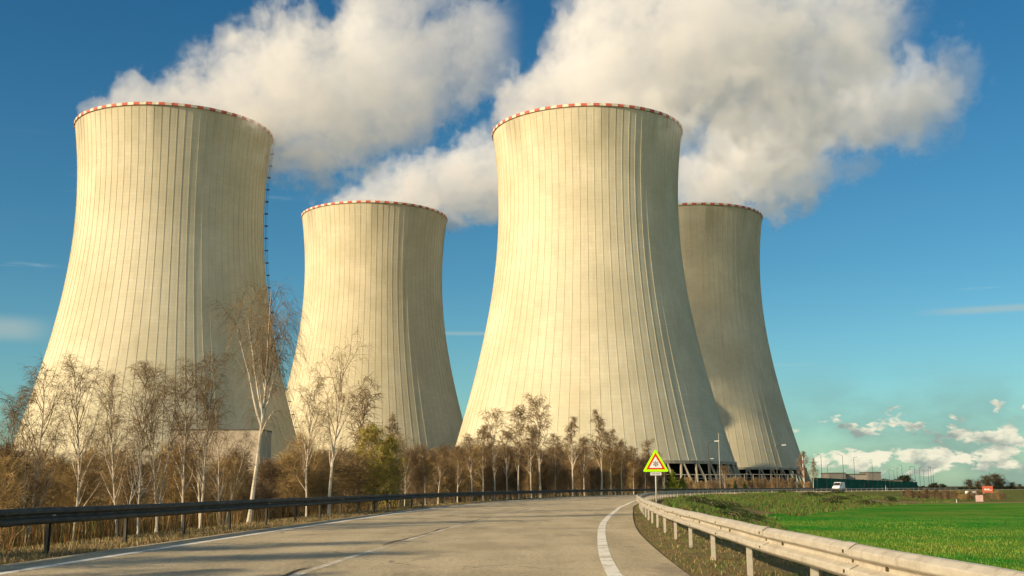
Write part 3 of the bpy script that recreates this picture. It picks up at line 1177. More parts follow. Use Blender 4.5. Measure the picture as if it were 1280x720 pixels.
def grow_tree(seed, H=7.0, r0=0.085, limbs=20, start=0.28, spread=0.30, up=0.9, droop=0.35, sub=6, twigs=6, fork=0, lean=0.05, tr=0.008, trunks=1, tw_len=0.5, shape='oval'):
    rg = random.Random(seed)
    tb, cb = MB(), MB()

    def wander(p, d, L, n, jit, grav):
        pts = [p.copy()]
        d = d.normalized()
        for i in range(n):
            d = (d + Vector((rg.gauss(0, jit), rg.gauss(0, jit), rg.gauss(0, jit) + grav))).normalized()
            p = p + d * (L / n)
            pts.append(p.copy())
        return pts

    def interp(pts, t):
        q = t * (len(pts) - 1)
        i = min(int(q), len(pts) - 2)
        return pts[i].lerp(pts[i + 1], q - i), (pts[i + 1] - pts[i]).normalized()

    def side_dir(d, ang):
        a = rg.uniform(0, 2 * math.pi)
        x = d.orthogonal().normalized()
        y = d.cross(x)
        s = x * math.cos(a) + y * math.sin(a)
        return (d * math.cos(ang) + s * math.sin(ang)).normalized()

    def limb(p, d, L, r, white):
        pts = wander(p, d, L, 6, 0.10, 0.06)
        tgt = tb if white else cb
        tgt.tube(pts, [r * (1 - .8 * i / 6) for i in range(7)], 5 if white else 4, cap=False)
        for k in range(sub):
            t = 0.2 + 0.8 * (k + rg.random()) / sub
            q, dd = interp(pts, min(t, .99))
            l2 = L * (0.5 - .28 * t) * rg.uniform(.7, 1.3)
            d2 = side_dir(dd, rg.uniform(.45, .9))
            d2.z = d2.z * .7 + .15
            bp = wander(q, d2, l2, 4, 0.14, -droop * .18)
            cb.tube(bp, [max(tr, r * .32) * (1 - .6 * i / 4) for i in range(5)], 3, cap=False)
            for j in range(twigs):
                t2 = 0.15 + 0.85 * (j + rg.random()) / twigs
                q2, dd2 = interp(bp, min(t2, .99))
                l3 = tw_len * rg.uniform(.5, 1.2) * (L / 1.6) ** .5
                d3 = side_dir(dd2, rg.uniform(.4, .9))
                tp = wander(q2, d3, l3, 3, 0.16, -droop)
                cb.tube(tp, [tr * .8, tr * .7, tr * .6, tr * .35], 3, cap=False)

    for ti in range(trunks):
        base = Vector((0, 0, -0.3)) if ti == 0 else Vector((rg.uniform(-.25, .25), rg.uniform(-.2, .2), -.3))
        h = H * (1 if ti == 0 else rg.uniform(.7, .95))
        d0 = Vector((rg.uniform(-1, 1) * lean + (0.10 * (ti * 2 - 1) if trunks > 1 else 0), rg.uniform(-1, 1) * lean, 1)).normalized()
        pts = wander(base, d0, h, 12, 0.03, 0.015)
        rr = r0 * (1 if ti == 0 else .8)
        tb.tube(pts, [rr * (1.25 if i == 0 else 1) * (1 - .93 * (i / 12) ** .9) for i in range(13)], 7, cap=False)
        nl = limbs if ti == 0 else int(limbs * .7)
        for k in range(nl):
            t = start + (1 - start) * (k + rg.random() * .8) / nl
            t = min(t, .985)
            q, dd = interp(pts, t)
            u_ = (t - start) / (1 - start)
            if shape == 'oval':
                pr = math.sin(math.pi * (0.18 + 0.78 * u_)) ** .8
            elif shape == 'cone':
                pr = 1.05 - u_ * .9
            else:
                pr = 0.5 + .6 * u_ * (1.25 - u_) * 1.6
            L = h * spread * pr * rg.uniform(.75, 1.25) + .15
            dl = side_dir(dd, rg.uniform(.5, .85))
            dl = (dl + Vector((0, 0, .55 * up))).normalized()
            limb(q, dl, L, rr * .30 * (1 - .6 * u_) + .005, u_ < .35)
    for f in range(fork):
        t = rg.uniform(.42, .52)
        q, dd = interp(pts, t)
        d = side_dir(dd, rg.uniform(.28, .5))
        L = H * rg.uniform(.35, .5)
        fp = wander(q, d, L, 8, .05, .03)
        tb.tube(fp, [r0 * .45 * (1 - .85 * i / 8) for i in range(9)], 6, cap=False)
        for k in range(9):
            t2 = .25 + .75 * (k + rg.random()) / 9
            q2, dd2 = interp(fp, min(t2, .98))
            limb(q2, (side_dir(dd2, rg.uniform(.4, .8)) + Vector((0, 0, .3))).normalized(), H * .16 * rg.uniform(.7, 1.3), r0 * .12, t2 < .5)
    return tb, cb


def leaf_cloud(mb, rg, pts_fn, n, size):
    for _ in range(n):
        p = pts_fn()
        a = Vector((rg.gauss(0, 1), rg.gauss(0, 1), rg.gauss(0, 1))).normalized()
        b = a.orthogonal().normalized()
        c = a.cross(b)
        s = size * rg.uniform(.5, 1.3)
        ph = rg.uniform(0, 6.28)
        b, c = b * math.cos(ph) + c * math.sin(ph), c * math.cos(ph) - b * math.sin(ph)
        mb.add([tuple(p - b * s), tuple(p + c * s * .45), tuple(p + b * s), tuple(p - c * s * .45)], [(0, 1, 2, 3)])


class Proto:
    def __init__(s, parts):
        s.parts = parts     # list of (name, mesh)


def as_mesh(mb, name, m):
    me = bpy.data.meshes.new(name)
    me.from_pydata([tuple(v) for v in mb.v], [], mb.f)
    me.materials.append(m)
    me.update()
    return me


def proto_tree(seed, bark=None, twig=None, **kw):
    tb, cb = grow_tree(seed, **kw)
    return Proto([('trunk', as_mesh(tb, 'trunk', bark or M_BARK)), ('crown', as_mesh(cb, 'crown', twig or M_TWIG))])


def put(proto, name, x, y, s, label, cat, group, rz=None, z=None, sz=None, tilt=0.0):
    z = float(height(x, y)) if z is None else z
    r = empty(name, (x, y, z), rnd.uniform(0, 6.28) if rz is None else rz)
    r.rotation_euler[0] = tilt
    for pn, me in proto.parts:
        o = link(pn, me, r)
        o.scale = (s, s, sz or s)
    tag(r, label, cat, group)
    return r


B_TALL = [proto_tree(s, H=7, r0=.062, limbs=27, start=.22, spread=.27, sub=7, twigs=8, trunks=tk, tr=.0052, tw_len=.42) for s, tk in ((11, 2), (12, 1), (13, 2), (14, 1), (15, 2))]
B_BIG = proto_tree(21, H=8, r0=.088, limbs=15, start=.36, spread=.17, sub=5, twigs=6, fork=4, droop=.75, tr=.0045, tw_len=1.0, lean=.16)
B_WIDE = proto_tree(33, H=6.5, r0=.085, limbs=16, start=.25, spread=.33, sub=6, twigs=5, fork=2, droop=.5, tr=.005, tw_len=.55, shape='top')
B_FAR = [proto_tree(s, H=9, r0=.12, limbs=26, start=.30, spread=.24, sub=6, twigs=6, tr=.020, tw_len=.7, droop=.3, shape=sh) for s, sh in ((41, 'oval'), (42, 'oval'), (43, 'cone'), (44, 'top'), (45, 'oval'), (46, 'oval'), (47, 'cone'), (48, 'top'))]
B_SCRUB = [proto_tree(s, M_STEM, mt, H=5.5, r0=.05, limbs=30, start=.03, spread=.42, sub=6, twigs=7, tr=.0105, tw_len=.75, trunks=2, up=1.3, droop=.1) for s, mt in ((51, M_TWIG), (52, M_TWIG2), (53, M_TWIGD), (54, M_TWIG2))]

# --- birches behind the left rail, one by one: (base px, top py, distance, kind, label)
G_L = 'birches behind the left guardrail'


_LR = off(WID)
_LPX = 640 + F * _LR[:, 0] / _LR[:, 1].clip(1)
_ok = (_LR[:, 1] > 60) & (_LR[:, 1] < 420)


def behind_road(px, Y, margin=2.5):
    """push a far thing back until it stands beyond the left-hand rail of the bend"""
    if px < 545 or px > 1100:
        return Y
    return max(Y, float(np.interp(px, _LPX[_ok], _LR[_ok, 1])) + margin)


def place_px(px, Y, topy, proto, H, label, group, name='birch_tree', rz=None, basez=None, back=True, wide=1.0):
    if back:
        Y = behind_road(px, Y, rnd.uniform(3, 9) if name != 'bare_bush' else rnd.uniform(4, 26))
    x = (px - 640) / F * Y * 1.0
    p = at(px, 610, Y)
    x = p.x
    z = float(height(x, Y)) if basez is None else basez
    top = at(px, topy, Y).z
    s = (top - z) / H
    t_ = put(proto, name, x, Y, s * wide, label, 'tree' if 'bush' not in name else 'bush', group, z=z, rz=rz, sz=s)
    return t_


left_birches = [
    (38, 30, 462, B_TALL[0], 'leftmost bare birch, its crown crossing the edge of the leftmost tower'),
    (14, 38, 490, B_TALL[1], 'thin bare birch against blue sky at the far left edge'),
    (96, 32, 452, B_TALL[1], 'slender bare birch, second large one from the left edge'),
    (152, 34, 470, B_TALL[2], 'bare twin-stemmed birch in the middle of the lit foot of the leftmost tower'),
    (176, 33, 462, B_TALL[3], 'bare birch with white lower trunk just right of the twin-stemmed one'),
    (200, 35, 455, B_TALL[4], 'tall thin bare birch left of the low beige building'),
    (232, 36, 456, B_TALL[3], 'leaning white birch in front of the left end of the beige building'),
    (252, 37, 448, B_TALL[0], 'twin white birch stems in front of the middle of the beige building'),
    (384, 50, 478, B_TALL[1], 'slim pale birch between the biggest birch and the wide-crowned one'),
    (278, 42, 520, B_TALL[2], 'short bare birch left of the biggest birch'),
    (118, 44, 520, B_TALL[4], 'low bare birch behind the two large ones on the left'),
    (66, 46, 530, B_TALL[3], 'small bare birch behind the leftmost pair'),
]
for px, Y, ty, pr, lab in left_birches:
    place_px(px, Y, ty, pr, 7.0, lab, G_L)
place_px(311, 42, 350, B_BIG, 8.0, 'biggest birch with forking white trunk, in the gap between the two left towers', G_L, rz=4.0)
place_px(412, 54, 448, B_WIDE, 6.5, 'wide-crowned white birch in front of the second tower from the left', G_L, rz=2.0)
place_px(506, 80, 545, B_TALL[1], 7.0, 'thin birch just right of the yellow-green willow', G_L)
place_px(486, 82, 520, B_FAR[2], 9.0, 'brown bare tree behind the yellow-green willow', G_L)
place_px(446, 74, 500, B_FAR[3], 9.0, 'brown bare tree between the wide-crowned birch and the willow', G_L)

# --- along the bend, beyond the far rail
G_F = 'trees beyond the bend of the road'
far = [(572, 96, 560, 0), (590, 100, 545, 1), (604, 104, 536, 0), (618, 104, 522, 3), (634, 110, 540, 1), (648, 108, 512, 0), (664, 116, 535, 1), (676, 112, 508, 3), (694, 120, 545, 0), (716, 118, 520, 2), (730, 124, 548, 1), (752, 122, 512, 2), (764, 126, 540, 0), (778, 130, 552, 1), (792, 134, 560, 0), (806, 138, 556, 3), (822, 150, 566, 1), (548, 88, 558, 1), (532, 84, 560, 2)]
words = ['with a dense rounded crown', 'with an open oval crown', 'with a pointed crown', 'with a spreading top']
ordn = ['first', 'second', 'third', 'fourth', 'fifth', 'sixth', 'seventh', 'eighth', 'ninth', 'tenth', 'eleventh', 'twelfth', 'thirteenth', 'fourteenth', 'fifteenth', 'sixteenth', 'seventeenth', 'eighteenth', 'nineteenth']
for i, (px, Y, ty, k) in enumerate(sorted(far)):
    place_px(px, Y, ty, B_FAR[k + 4 * (i % 2)], 9.0, 'bare birch %s, %s from left in the row beyond the bend' % (words[k], ordn[i]), G_F)

# thicket: bare bushes under and behind the birches
rg = random.Random(99)
G_S1 = 'bare bushes under the birches on the left'
for i in range(92):
    Y = rg.uniform(27, 62)
    px = rg.uniform(-20, 560)
    x = (px - 640) / F * Y
    if lateral(x, Y) > -15.2 - (0 if Y < 40 else 1.0):
        continue
    topy = rg.uniform(566, 600) if px < 380 else rg.uniform(530, 585)
    if 200 < px < 345:
        topy = rg.uniform(562, 595)
    place_px(px, Y, topy, B_SCRUB[rg.randrange(4)], 5.5, 'bare ochre brown bush in the thicket under the birches behind the left guardrail', G_S1, name='bare_bush')
G_S2 = 'bare bushes beyond the bend'
for i in range(104):
    px = 515 + 312 * (i + rg.random()) / 104
    Y = np.interp(px, [500, 600, 700, 760, 845], [78, 104, 122, 140, 185]) * rg.uniform(1.0, 1.35)
    x = (px - 640) / F * Y
    place_px(px, Y, rg.uniform(562, 590) if px < 800 else rg.uniform(572, 592), B_SCRUB[[0, 2, 2, 1][rg.randrange(4)]], 5.5, 'dark brown bare bush in the thicket beyond the bend of the road', G_S2, name='bare_bush')

for px, Y, ty in ((398, 58, 578), (408, 62, 570), (420, 66, 574), (432, 68, 566), (440, 70, 575), (372, 54, 575), (384, 60, 570), (426, 72, 584), (360, 56, 580)):
    place_px(px, Y, ty, B_SCRUB[(px // 4) % 4], 5.5, 'ochre brown bare bush between the biggest birch and the yellow-green willows', 'bare bushes left of the willows', name='bare_bush', wide=1.5)

# yellow-green willow
tb, cb = grow_tree(61, H=5, r0=.06, limbs=24, start=.08, spread=.36, sub=6, twigs=6, trunks=3, up=1.0, tr=.012, tw_len=.6)
lf = MB()
rl_ = random.Random(5)
vs_ = [Vector(v) for v in cb.v[::3]]
leaf_cloud(lf, rl_, lambda: rl_.choice(vs_) + Vector((rl_.gauss(0, .07), rl_.gauss(0, .07), rl_.gauss(0, .07))), 9000, .055)
WIL = Proto([('trunk', as_mesh(tb, 'trunk', M_STEM)), ('crown', as_mesh(cb, 'crown', M_TWIG2)), ('foliage', as_mesh(lf, 'foliage', M_LEAF_Y))])
place_px(466, 70, 536, WIL, 5.0, 'larger yellow-green leafing willow bush right of the wide-crowned birch', 'willow bushes on the left', name='willow_bush', rz=.4)
place_px(488, 76, 550, WIL, 5.0, 'smaller yellow-green leafing willow bush, right of the larger one', 'willow bushes on the left', name='willow_bush', rz=2.6)


def conifer(seed, n, h, w, m, size=.10):
    rg_ = random.Random(seed)
    tb_ = MB()
    tb_.tube([(0, 0, -.2), (0, 0, h * .9)], [w * .07, .01], 6)
    lf_ = MB()
    for k in range(n):
        t = rg_.random() ** 1.4
        r = w * (1 - t) ** .75 * rg_.uniform(.35, 1.1) * (0.8 + .25 * math.sin(t * 40))
        a = rg_.uniform(0, 6.28)
        r *= 1 + .18 * math.sin(a * 3 + t * 9)
        p = Vector((r * math.cos(a), r * math.sin(a), .05 * h + t * h * .95 + rg_.gauss(0, .1)))
        leaf_cloud(lf_, rg_, lambda: p, 1, size)
    return Proto([('trunk', as_mesh(tb_, 'trunk', M_STEM)), ('crown', as_mesh(lf_, 'crown', m))])


M_PINE = simple('pine_needles', (0.16, 0.19, 0.02), 0.5, 1.5, 0.8)
PINE = conifer(71, 5200, 4.5, 1.9, M_PINE, .17)
place_px(841, 150, 588, PINE, 4.5, 'larger green pine just right of the triangular road sign', 'small pines by the sign', name='pine_tree')
place_px(853, 158, 596, PINE, 4.5, 'smaller green pine right of the larger one, below the tower columns', 'small pines by the sign', name='pine_tree')
CON2 = conifer(72, 1500, 4.0, 1.1, M_LEAF_D, .2)
place_px(919, 250, 601, CON2, 4.0, 'small dark conifer in front of the tower columns, left of its twin', 'small dark conifers', name='conifer')
place_px(931, 255, 602, CON2, 4.0, 'small dark conifer in front of the tower columns, right of its twin', 'small dark conifers', name='conifer')

# brown bank of brush beyond the road, in front of the towers
rg = random.Random(123)
for i in range(46):
    px = 845 + 170 * (i + rg.random()) / 46
    Y = rg.uniform(262, 300) + max(0, px - 900) * .35
    place_px(px, Y, rg.uniform(598, 605), B_SCRUB[[0, 2, 0, 3][rg.randrange(4)]], 5.5, 'low reddish brown bush in the belt below the tower columns', 'low bushes below the tower columns', name='bare_bush')
# a few thin birches right of the pines
place_px(906, 215, 583, B_FAR[1], 9.0, 'thin leaning birch in front of the dark gap under the tower right of the sign', 'thin birches below the towers')
place_px(1006, 330, 566, B_FAR[0], 9.0, 'bare brown tree at the right foot of the shaded rightmost tower', 'thin birches below the towers')
place_px(1017, 345, 573, B_FAR[2], 9.0, 'pale bare tree standing against sky right of the rightmost tower', 'thin birches below the towers')

# trees left of the picture that throw their shade over the road
for i, (x, y, h) in enumerate([(-14.9, 10.6, 6.2), (-15.6, 8.0, 7.2), (-17.2, 16.6, 6.6)]):
    put(B_FAR[1 - i % 2], 'birch_tree', x, y, h / 9.0, ['bare birch just outside the left edge of the picture, nearest the road', 'bare birch outside the left edge of the picture, closest to the camera', 'bare birch outside the left edge of the picture, furthest from the road'][i], 'tree', G_L)


put(B_SCRUB[0], 'bare_bush', -13.6, 19.2, 1.05, 'taller bare bush outside the left edge of the picture, second one along the left guardrail', 'bush', G_S1)
put(B_SCRUB[2], 'bare_bush', -13.0, 15.6, 1.0, 'dense bare bush outside the left edge of the picture, beside the left guardrail', 'bush', G_S1)

# ------------------------------------------------------------------ scattered growth (one object each)
def blades(name, n, sampler, h, w, mats, seed, lean=.5, label=None, kind='stuff', patch=False):
    r = np.random.RandomState(seed)
    x, y = sampler(r, n)
    n = len(x)
    z = height(x, y) - .01
    hh = h * r.uniform(.35, 1.25, n)
    a = r.uniform(0, 6.28, n)
    ww = w * r.uniform(.6, 1.3, n)
    la = r.uniform(0, 6.28, n)
    ll = hh * lean * r.uniform(0, 1, n)
    ca, sa = np.cos(a) * ww, np.sin(a) * ww
    dx, dy = np.cos(la) * ll, np.sin(la) * ll
    V = np.zeros((n, 5, 3))
    V[:, 0] = np.stack([x - ca, y - sa, z], 1)
    V[:, 1] = np.stack([x + ca, y + sa, z], 1)
    V[:, 2] = np.stack([x + ca * .7 + dx * .35, y + sa * .7 + dy * .35, z + hh * .6], 1)
    V[:, 3] = np.stack([x - ca * .7 + dx * .35, y - sa * .7 + dy * .35, z + hh * .6], 1)
    V[:, 4] = np.stack([x + dx, y + dy, z + hh * (1 - .25 * lean)], 1)
    V = V.reshape(-1, 3)
    b = np.arange(n) * 5
    T = np.concatenate([np.stack([b, b + 1, b + 2], 1), np.stack([b, b + 2, b + 3], 1), np.stack([b + 3, b + 2, b + 4], 1)])
    mi = r.randint(0, len(mats), n)
    if patch:
        pn = npnoise(x * 1.6, y * .7, 21) + .35 * npnoise(x * 6, y * 5, 22) + r.uniform(-.25, .25, n)
        mi = np.where(pn > .18, 3, np.where(pn > -.05, 2, r.randint(0, 2, n)))
    o = np_mesh(name, V, T, mats, midx=np.concatenate([mi, mi, mi]))
    tag(o, label, None, None, kind)
    return o


M_G1 = simple('crop_blade', (0.022, 0.19, 0.012), 0.3, 2, 0.7)
M_G0 = simple('crop_blade_deep', (0.012, 0.13, 0.010), 0.3, 2, 0.7)
M_G3 = simple('crop_blade_yellow', (0.22, 0.27, 0.035), 0.3, 2, 0.7)
M_G2 = simple('crop_blade_light', (0.09, 0.24, 0.022), 0.3, 2, 0.7)
M_D1 = simple('dry_grass', (0.34, 0.25, 0.12), 0.3, 2, 0.9)
M_D2 = simple('brown_grass', (0.16, 0.10, 0.045), 0.35, 2, 0.9)
M_D3 = simple('olive_grass', (0.11, 0.12, 0.025), 0.35, 2, 0.9)
M_WG = simple('weed_green', (0.07, 0.17, 0.02), 0.4, 1, 0.9)
M_D4 = simple('rust_stalks', (0.24, 0.115, 0.03), 0.35, 2, 0.9)


def s_field(r, n):
    y = 9 + 95 * r.rand(n) ** 1.7
    x = np.interp(y, YS, RAIL_R[:, 0]) + 2 + r.rand(n) * (y * .45 + 2)
    k = (r.rand(n) < field_mask(x, y)) & (npnoise(x * 5, y * 2.5, 40) + r.uniform(-.4, .4, n) < .42)
    row = np.abs(((x + .35 * y) / .22) % 1 - .5)
    k &= (row > .16) | (y > 45)
    return x[k], y[k]


def s_verge(r, n):
    y = 11 + 75 * r.rand(n) ** 1.5
    l = r.uniform(-.75, 3.2, n)
    k = r.rand(n) < np.where(l < -.2, .45, 1)
    y, l = y[k], l[k]
    x = np.interp(y, YS, RAIL_R[:, 0]) + l
    e = np.interp(y, YS, ASPH)
    k = (l > -e + 0.12 * np.sin(y * 3.1) + .1 * np.sin(y * 7.7)) & (np.sin(x * 2.1 + 3 * np.sin(y * .8)) + np.sin(y * 1.7) > -1.3)
    return x[k], y[k]


def s_left(r, n):
    y = 14 + 90 * r.rand(n) ** 1.4
    W = np.interp(y, [0, 40, 75, 150], [12.1, 12.9, 14.0, 14.4])
    l = W - .75 + 3.2 * r.rand(n) ** 1.1
    x = np.interp(y, YS, RAIL_R[:, 0]) - l
    return x, y


def s_under(r, n):
    y = 20 + 62 * r.rand(n) ** 1.2
    W = np.interp(y, [0, 40, 75, 150], [12.1, 12.9, 14.0, 14.4])
    x = np.interp(y, YS, RAIL_R[:, 0]) - W - 2.8 - 16 * r.rand(n)
    k = np.sin(x * .9 + 2 * np.sin(y * .5)) + np.sin(y * .7 + 1) > -1.0 + r.rand(n) * .8
    return x[k], y[k]


def s_bank(r, n):
    y = 55 + 170 * r.rand(n)
    w = np.interp(y, [0, 60, 93, 165, 200, 300], [5, 6.5, 8, 25, 34, 30])
    x = np.interp(y, YS, RAIL_R[:, 0]) + 1.5 + w * r.rand(n) * 1.05
    k = npnoise(x * 1.3, y * .8, 33) + npnoise(x * 4, y * 3, 12) * .6 > -.15
    return x[k], y[k]


blades('crop', 120000, s_field, .15, .007, [M_G1, M_G0, M_G2, M_G3], 1, .6, 'young bright green crop covering the field', patch=True)
blades('verge_grass', 42000, s_verge, .085, .006, [M_D1, M_D2, M_D2, M_D3, M_WG], 2, .9, 'short dry and olive grass under the right guardrail')
blades('verge_grass', 30000, s_left, .12, .006, [M_D1, M_D1, M_D2, M_D3], 3, .9, 'dry straw-coloured grass below the left guardrail')
blades('undergrowth', 60000, s_under, 1.35, .009, [M_D4, M_D4, M_D2, M_D3, M_D1], 4, .55, 'rust-brown tall weeds and stalks under the birches on the left')
blades('bank_weeds', 42000, s_bank, .42, .03, [M_D3, M_D2, M_WG, M_LEAF_D, M_WG], 6, .6, 'rough weeds and dark brambles on the bank between road and field')

# dark bramble mounds on the bank
def bramble(seed, n=2600):
    rg_ = random.Random(seed)
    tb_, cb_ = MB(), MB()
    for k in range(26):
        a = rg_.uniform(0, 6.28)
        L = rg_.uniform(.7, 1.9)
        h = rg_.uniform(.5, 1.1)
        tb_.tube([(0, 0, -.1), (math.cos(a) * L * .4, math.sin(a) * L * .4, h), (math.cos(a) * L * .8, math.sin(a) * L * .8, h * .9), (math.cos(a) * L, math.sin(a) * L, .2)], .018, 4)

    def pt():
        a = rg_.uniform(0, 6.28)
        q = rg_.random() ** .6
        rr_ = q * (1.7 + .35 * math.sin(a * 3 + seed))
        return Vector((math.cos(a) * rr_, math.sin(a) * rr_, rg_.random() ** .6 * 1.15 * math.sqrt(max(.02, 1 - q * q)) * (1 + .2 * math.sin(a * 5))))
    leaf_cloud(cb_, rg_, pt, n, .085)
    return Proto([('stems', as_mesh(tb_, 'stems', M_STEM)), ('foliage', as_mesh(cb_, 'foliage', M_BRAM))])


M_BRAM = simple('bramble_leaf', (0.035, 0.062, 0.012), 0.5, 1.0, 0.9)
BR = [bramble(1), bramble(2)]
rg = random.Random(17)
for i in range(22):
    if i < 10:
        px, Y = rg.uniform(862, 935), rg.uniform(74, 118)
    elif i < 16:
        px, Y = rg.uniform(1000, 1075), rg.uniform(160, 205)
    else:
        px, Y = rg.uniform(940, 1120), rg.uniform(175, 240)
    x = (px - 640) / F * Y
    l_ = float(lateral(np.array(x), np.array(Y)))
    if l_ < 2.6:
        x += 2.8 - l_
    s_ = rg.uniform(.5, .95) * (1 if i < 10 else 1.3)
    put(BR[i % 2], 'bramble_bush', x, Y, s_, 'low dark green bramble mound on the grassy bank behind the right guardrail', 'bush', 'bramble mounds on the bank', sz=s_ * .5)

# ------------------------------------------------------------------ warning sign
p = at(820, 600, 55)
sx, sy = p.x, 55.0
sg = empty('warning_sign', (sx, sy, float(height(sx, sy))))
tag(sg, 'triangular snowflake warning sign with fluorescent yellow-green border on a grey post', 'road sign')
gz = sg.location.z
mb = MB()
mb.tube([(0, .05, -.3), (0, .05, at(820, 566, 55).z - gz)], .035, 10)
mb.build('post', M_GALV, sg, True)


def tri(cx, cz, s, y0, y1, rnd_=0.05):
    """rounded equilateral triangle, side s, lower edge at cz"""
    h = s * math.sqrt(3) / 2
    C = [(-s / 2, 0), (s / 2, 0), (0, h)]
    cen = (0, h / 3)
    pts = []
    for i, (a, b) in enumerate(C):
        d = math.hypot(a - cen[0], b - cen[1])
        k = (d - 2 * rnd_) / d
        ox_, oz_ = cen[0] + (a - cen[0]) * k, cen[1] + (b - cen[1]) * k
        a0 = math.atan2(b - cen[1], a - cen[0])
        for q in range(-3, 4):
            an = a0 + q / 3 * math.pi / 3
            pts.append((ox_ + rnd_ * math.cos(an), oz_ + rnd_ * math.sin(an)))
    n = len(pts)
    vs = [(cx + a, y0, cz + b) for a, b in pts] + [(cx + a, y1, cz + b) for a, b in pts]
    fs = [tuple(range(n)), tuple(range(n, 2 * n))[::-1]] + [(i, (i + 1) % n, n + (i + 1) % n, n + i)[::-1] for i in range(n)]
    return vs, fs


zb = at(820, 589.6, 55).z - gz
S = 1.24
for nm, s_, lift_, y0, y1, mm in (('border_panel', S, 0, -.02, .01, M_FLUO), ('red_triangle', S * .735, .105, -.027, -.021, M_RED), ('white_field', S * .50, .178, -.033, -.0275, M_WHITE)):
    mb = MB()
    mb.add(*tri(0, zb + lift_, s_, y0, y1, .04 if s_ == S else .02))
    o = mb.build(nm, mm, sg)
mb = MB()
cz_ = zb + S * .289 + .01


def bar(a, b, w):
    d = (Vector(b) - Vector(a)).normalized()
    n_ = Vector((-d.z, 0, d.x)) * w
    A, B = Vector(a), Vector(b)
    vs = [A - n_, A + n_, B + n_, B - n_]
    mb.add([tuple(v + Vector((0, -.036, 0))) for v in vs] + [tuple(v + Vector((0, -.034, 0))) for v in vs], [(0, 1, 2, 3), (7, 6, 5, 4), (0, 4, 5, 1), (1, 5, 6, 2), (2, 6, 7, 3), (3, 7, 4, 0)])


for k in range(6):
    a = k * math.pi / 3 + math.pi / 6
    c0 = Vector((0, 0, cz_))
    d = Vector((math.cos(a), 0, math.sin(a)))
    e = Vector((-d.z, 0, d.x))
    bar(c0 + d * .01, c0 + d * .125, .010)
    for t_ in (.065, .10):
        for s_ in (-1, 1):
            bar(c0 + d * t_, c0 + d * (t_ + .03) + e * s_ * .034, .008)
mb.build('snowflake', M_BLACK, sg)
mb = MB()
mb.box(-.26, .26, -.015, .01, zb - .165, zb - .035)
pl = mb.build('plate', M_WHITE, sg)
mb = MB()
xx = -.215
rr = random.Random(8)
for w_ in (.05, .03, .045, .02, .05, .04, .03, .05):
    mb.box(xx, xx + w_, -.019, -.016, zb - .125, zb - .078)
    xx += w_ + .014
mb.build('dark_lettering', M_BLACK, pl)

# ------------------------------------------------------------------ lamps, masts, fences
M_LAMP = simple('lamp_housing', (0.72, 0.72, 0.68), 0.1, 2, 0.35)


def lamp_proto(h, arm=1.2, r=.09, head=.8, col_m=None):
    a, b, c = MB(), MB(), MB()
    a.tube([(0, 0, -.3), (0, 0, 1.2), (0, 0, 1.25), (0, 0, h - .3)], [r * 1.4, r * 1.4, r, r * .6], 8)
    b.tube([(0, 0, h - .35), (arm * .15, 0, h - .05), (arm * .5, 0, h + .08), (arm, 0, h + .12)], r * .5, 6)
    c.add([(arm - .1, -.12, h + .06), (arm + head, -.16, h + .12), (arm + head, .16, h + .12), (arm - .1, .12, h + .06), (arm - .05, -.09, h + .2), (arm + head - .1, -.1, h + .25), (arm + head - .1, .1, h + .25), (arm - .05, .09, h + .2)],
          [(0, 3, 2, 1), (4, 5, 6, 7), (0, 1, 5, 4), (1, 2, 6, 5), (2, 3, 7, 6), (3, 0, 4, 7)])
    return Proto([('pole', as_mesh(a, 'pole', col_m or M_GALV_DULL_SHADE)), ('arm', as_mesh(b, 'arm', col_m or M_GALV_DULL_SHADE)), ('lamp_head', as_mesh(c, 'lamp_head', M_LAMP))])


LP = lamp_proto(9.0)


def lamp(px, Y, topy, label, group, proto=LP, H=9.0, rz=0.0):
    Y = behind_road(px, Y, 3)
    p_ = at(px, topy, Y)
    z = float(height(p_.x, Y))
    r = empty('street_lamp', (p_.x, Y, z), rz)
    s = (p_.z - z) / (H + .2)
    for pn, me in proto.parts:
        o = link(pn, me, r)
        o.scale = (s, s, s)
    tag(r, label, 'street lamp', group)


G_LP = 'street lamps along the road below the towers'
lamp(885, 236, 551, 'street lamp in front of the shaded side of the tall tower right of centre', G_LP)
lamp(970, 262, 556, 'street lamp in front of the lit foot of the rightmost tower', G_LP)
lamp(897, 300, 573, 'short street lamp in front of the dark gap below the tall tower', G_LP, rz=math.pi)
mb = MB()
YM = behind_road(898, 210, 3)
p_ = at(898, 540, YM)
mb.tube([(0, 0, -.3), (0, 0, p_.z - .1)], [.09, .05], 8)
o = mb.build('mast', M_GALV, None, True, (p_.x, YM, float(height(p_.x, YM))))
tag(o, 'tall plain pale mast between the two street lamps below the towers', 'mast')
# red and white pole
YM = behind_road(1003, 268, 3)
p_ = at(1003, 571, YM)
r_ = empty('marker_pole', (p_.x, YM, float(height(p_.x, YM))))
hh = p_.z - r_.location.z
mb, m2 = MB(), MB()
mb.tube([(0, 0, -.3), (0, 0, hh)], .06, 8)
mb.build('pole', M_WHITE, r_, True)
for k in range(4):
    m2.tube([(0, 0, hh * (.2 + k * .2)), (0, 0, hh * (.3 + k * .2))], .064, 8)
m2.build('red_bands', M_REDRIM, r_, True)
tag(r_, 'thin pole with red bands at the right foot of the rightmost tower', 'pole')

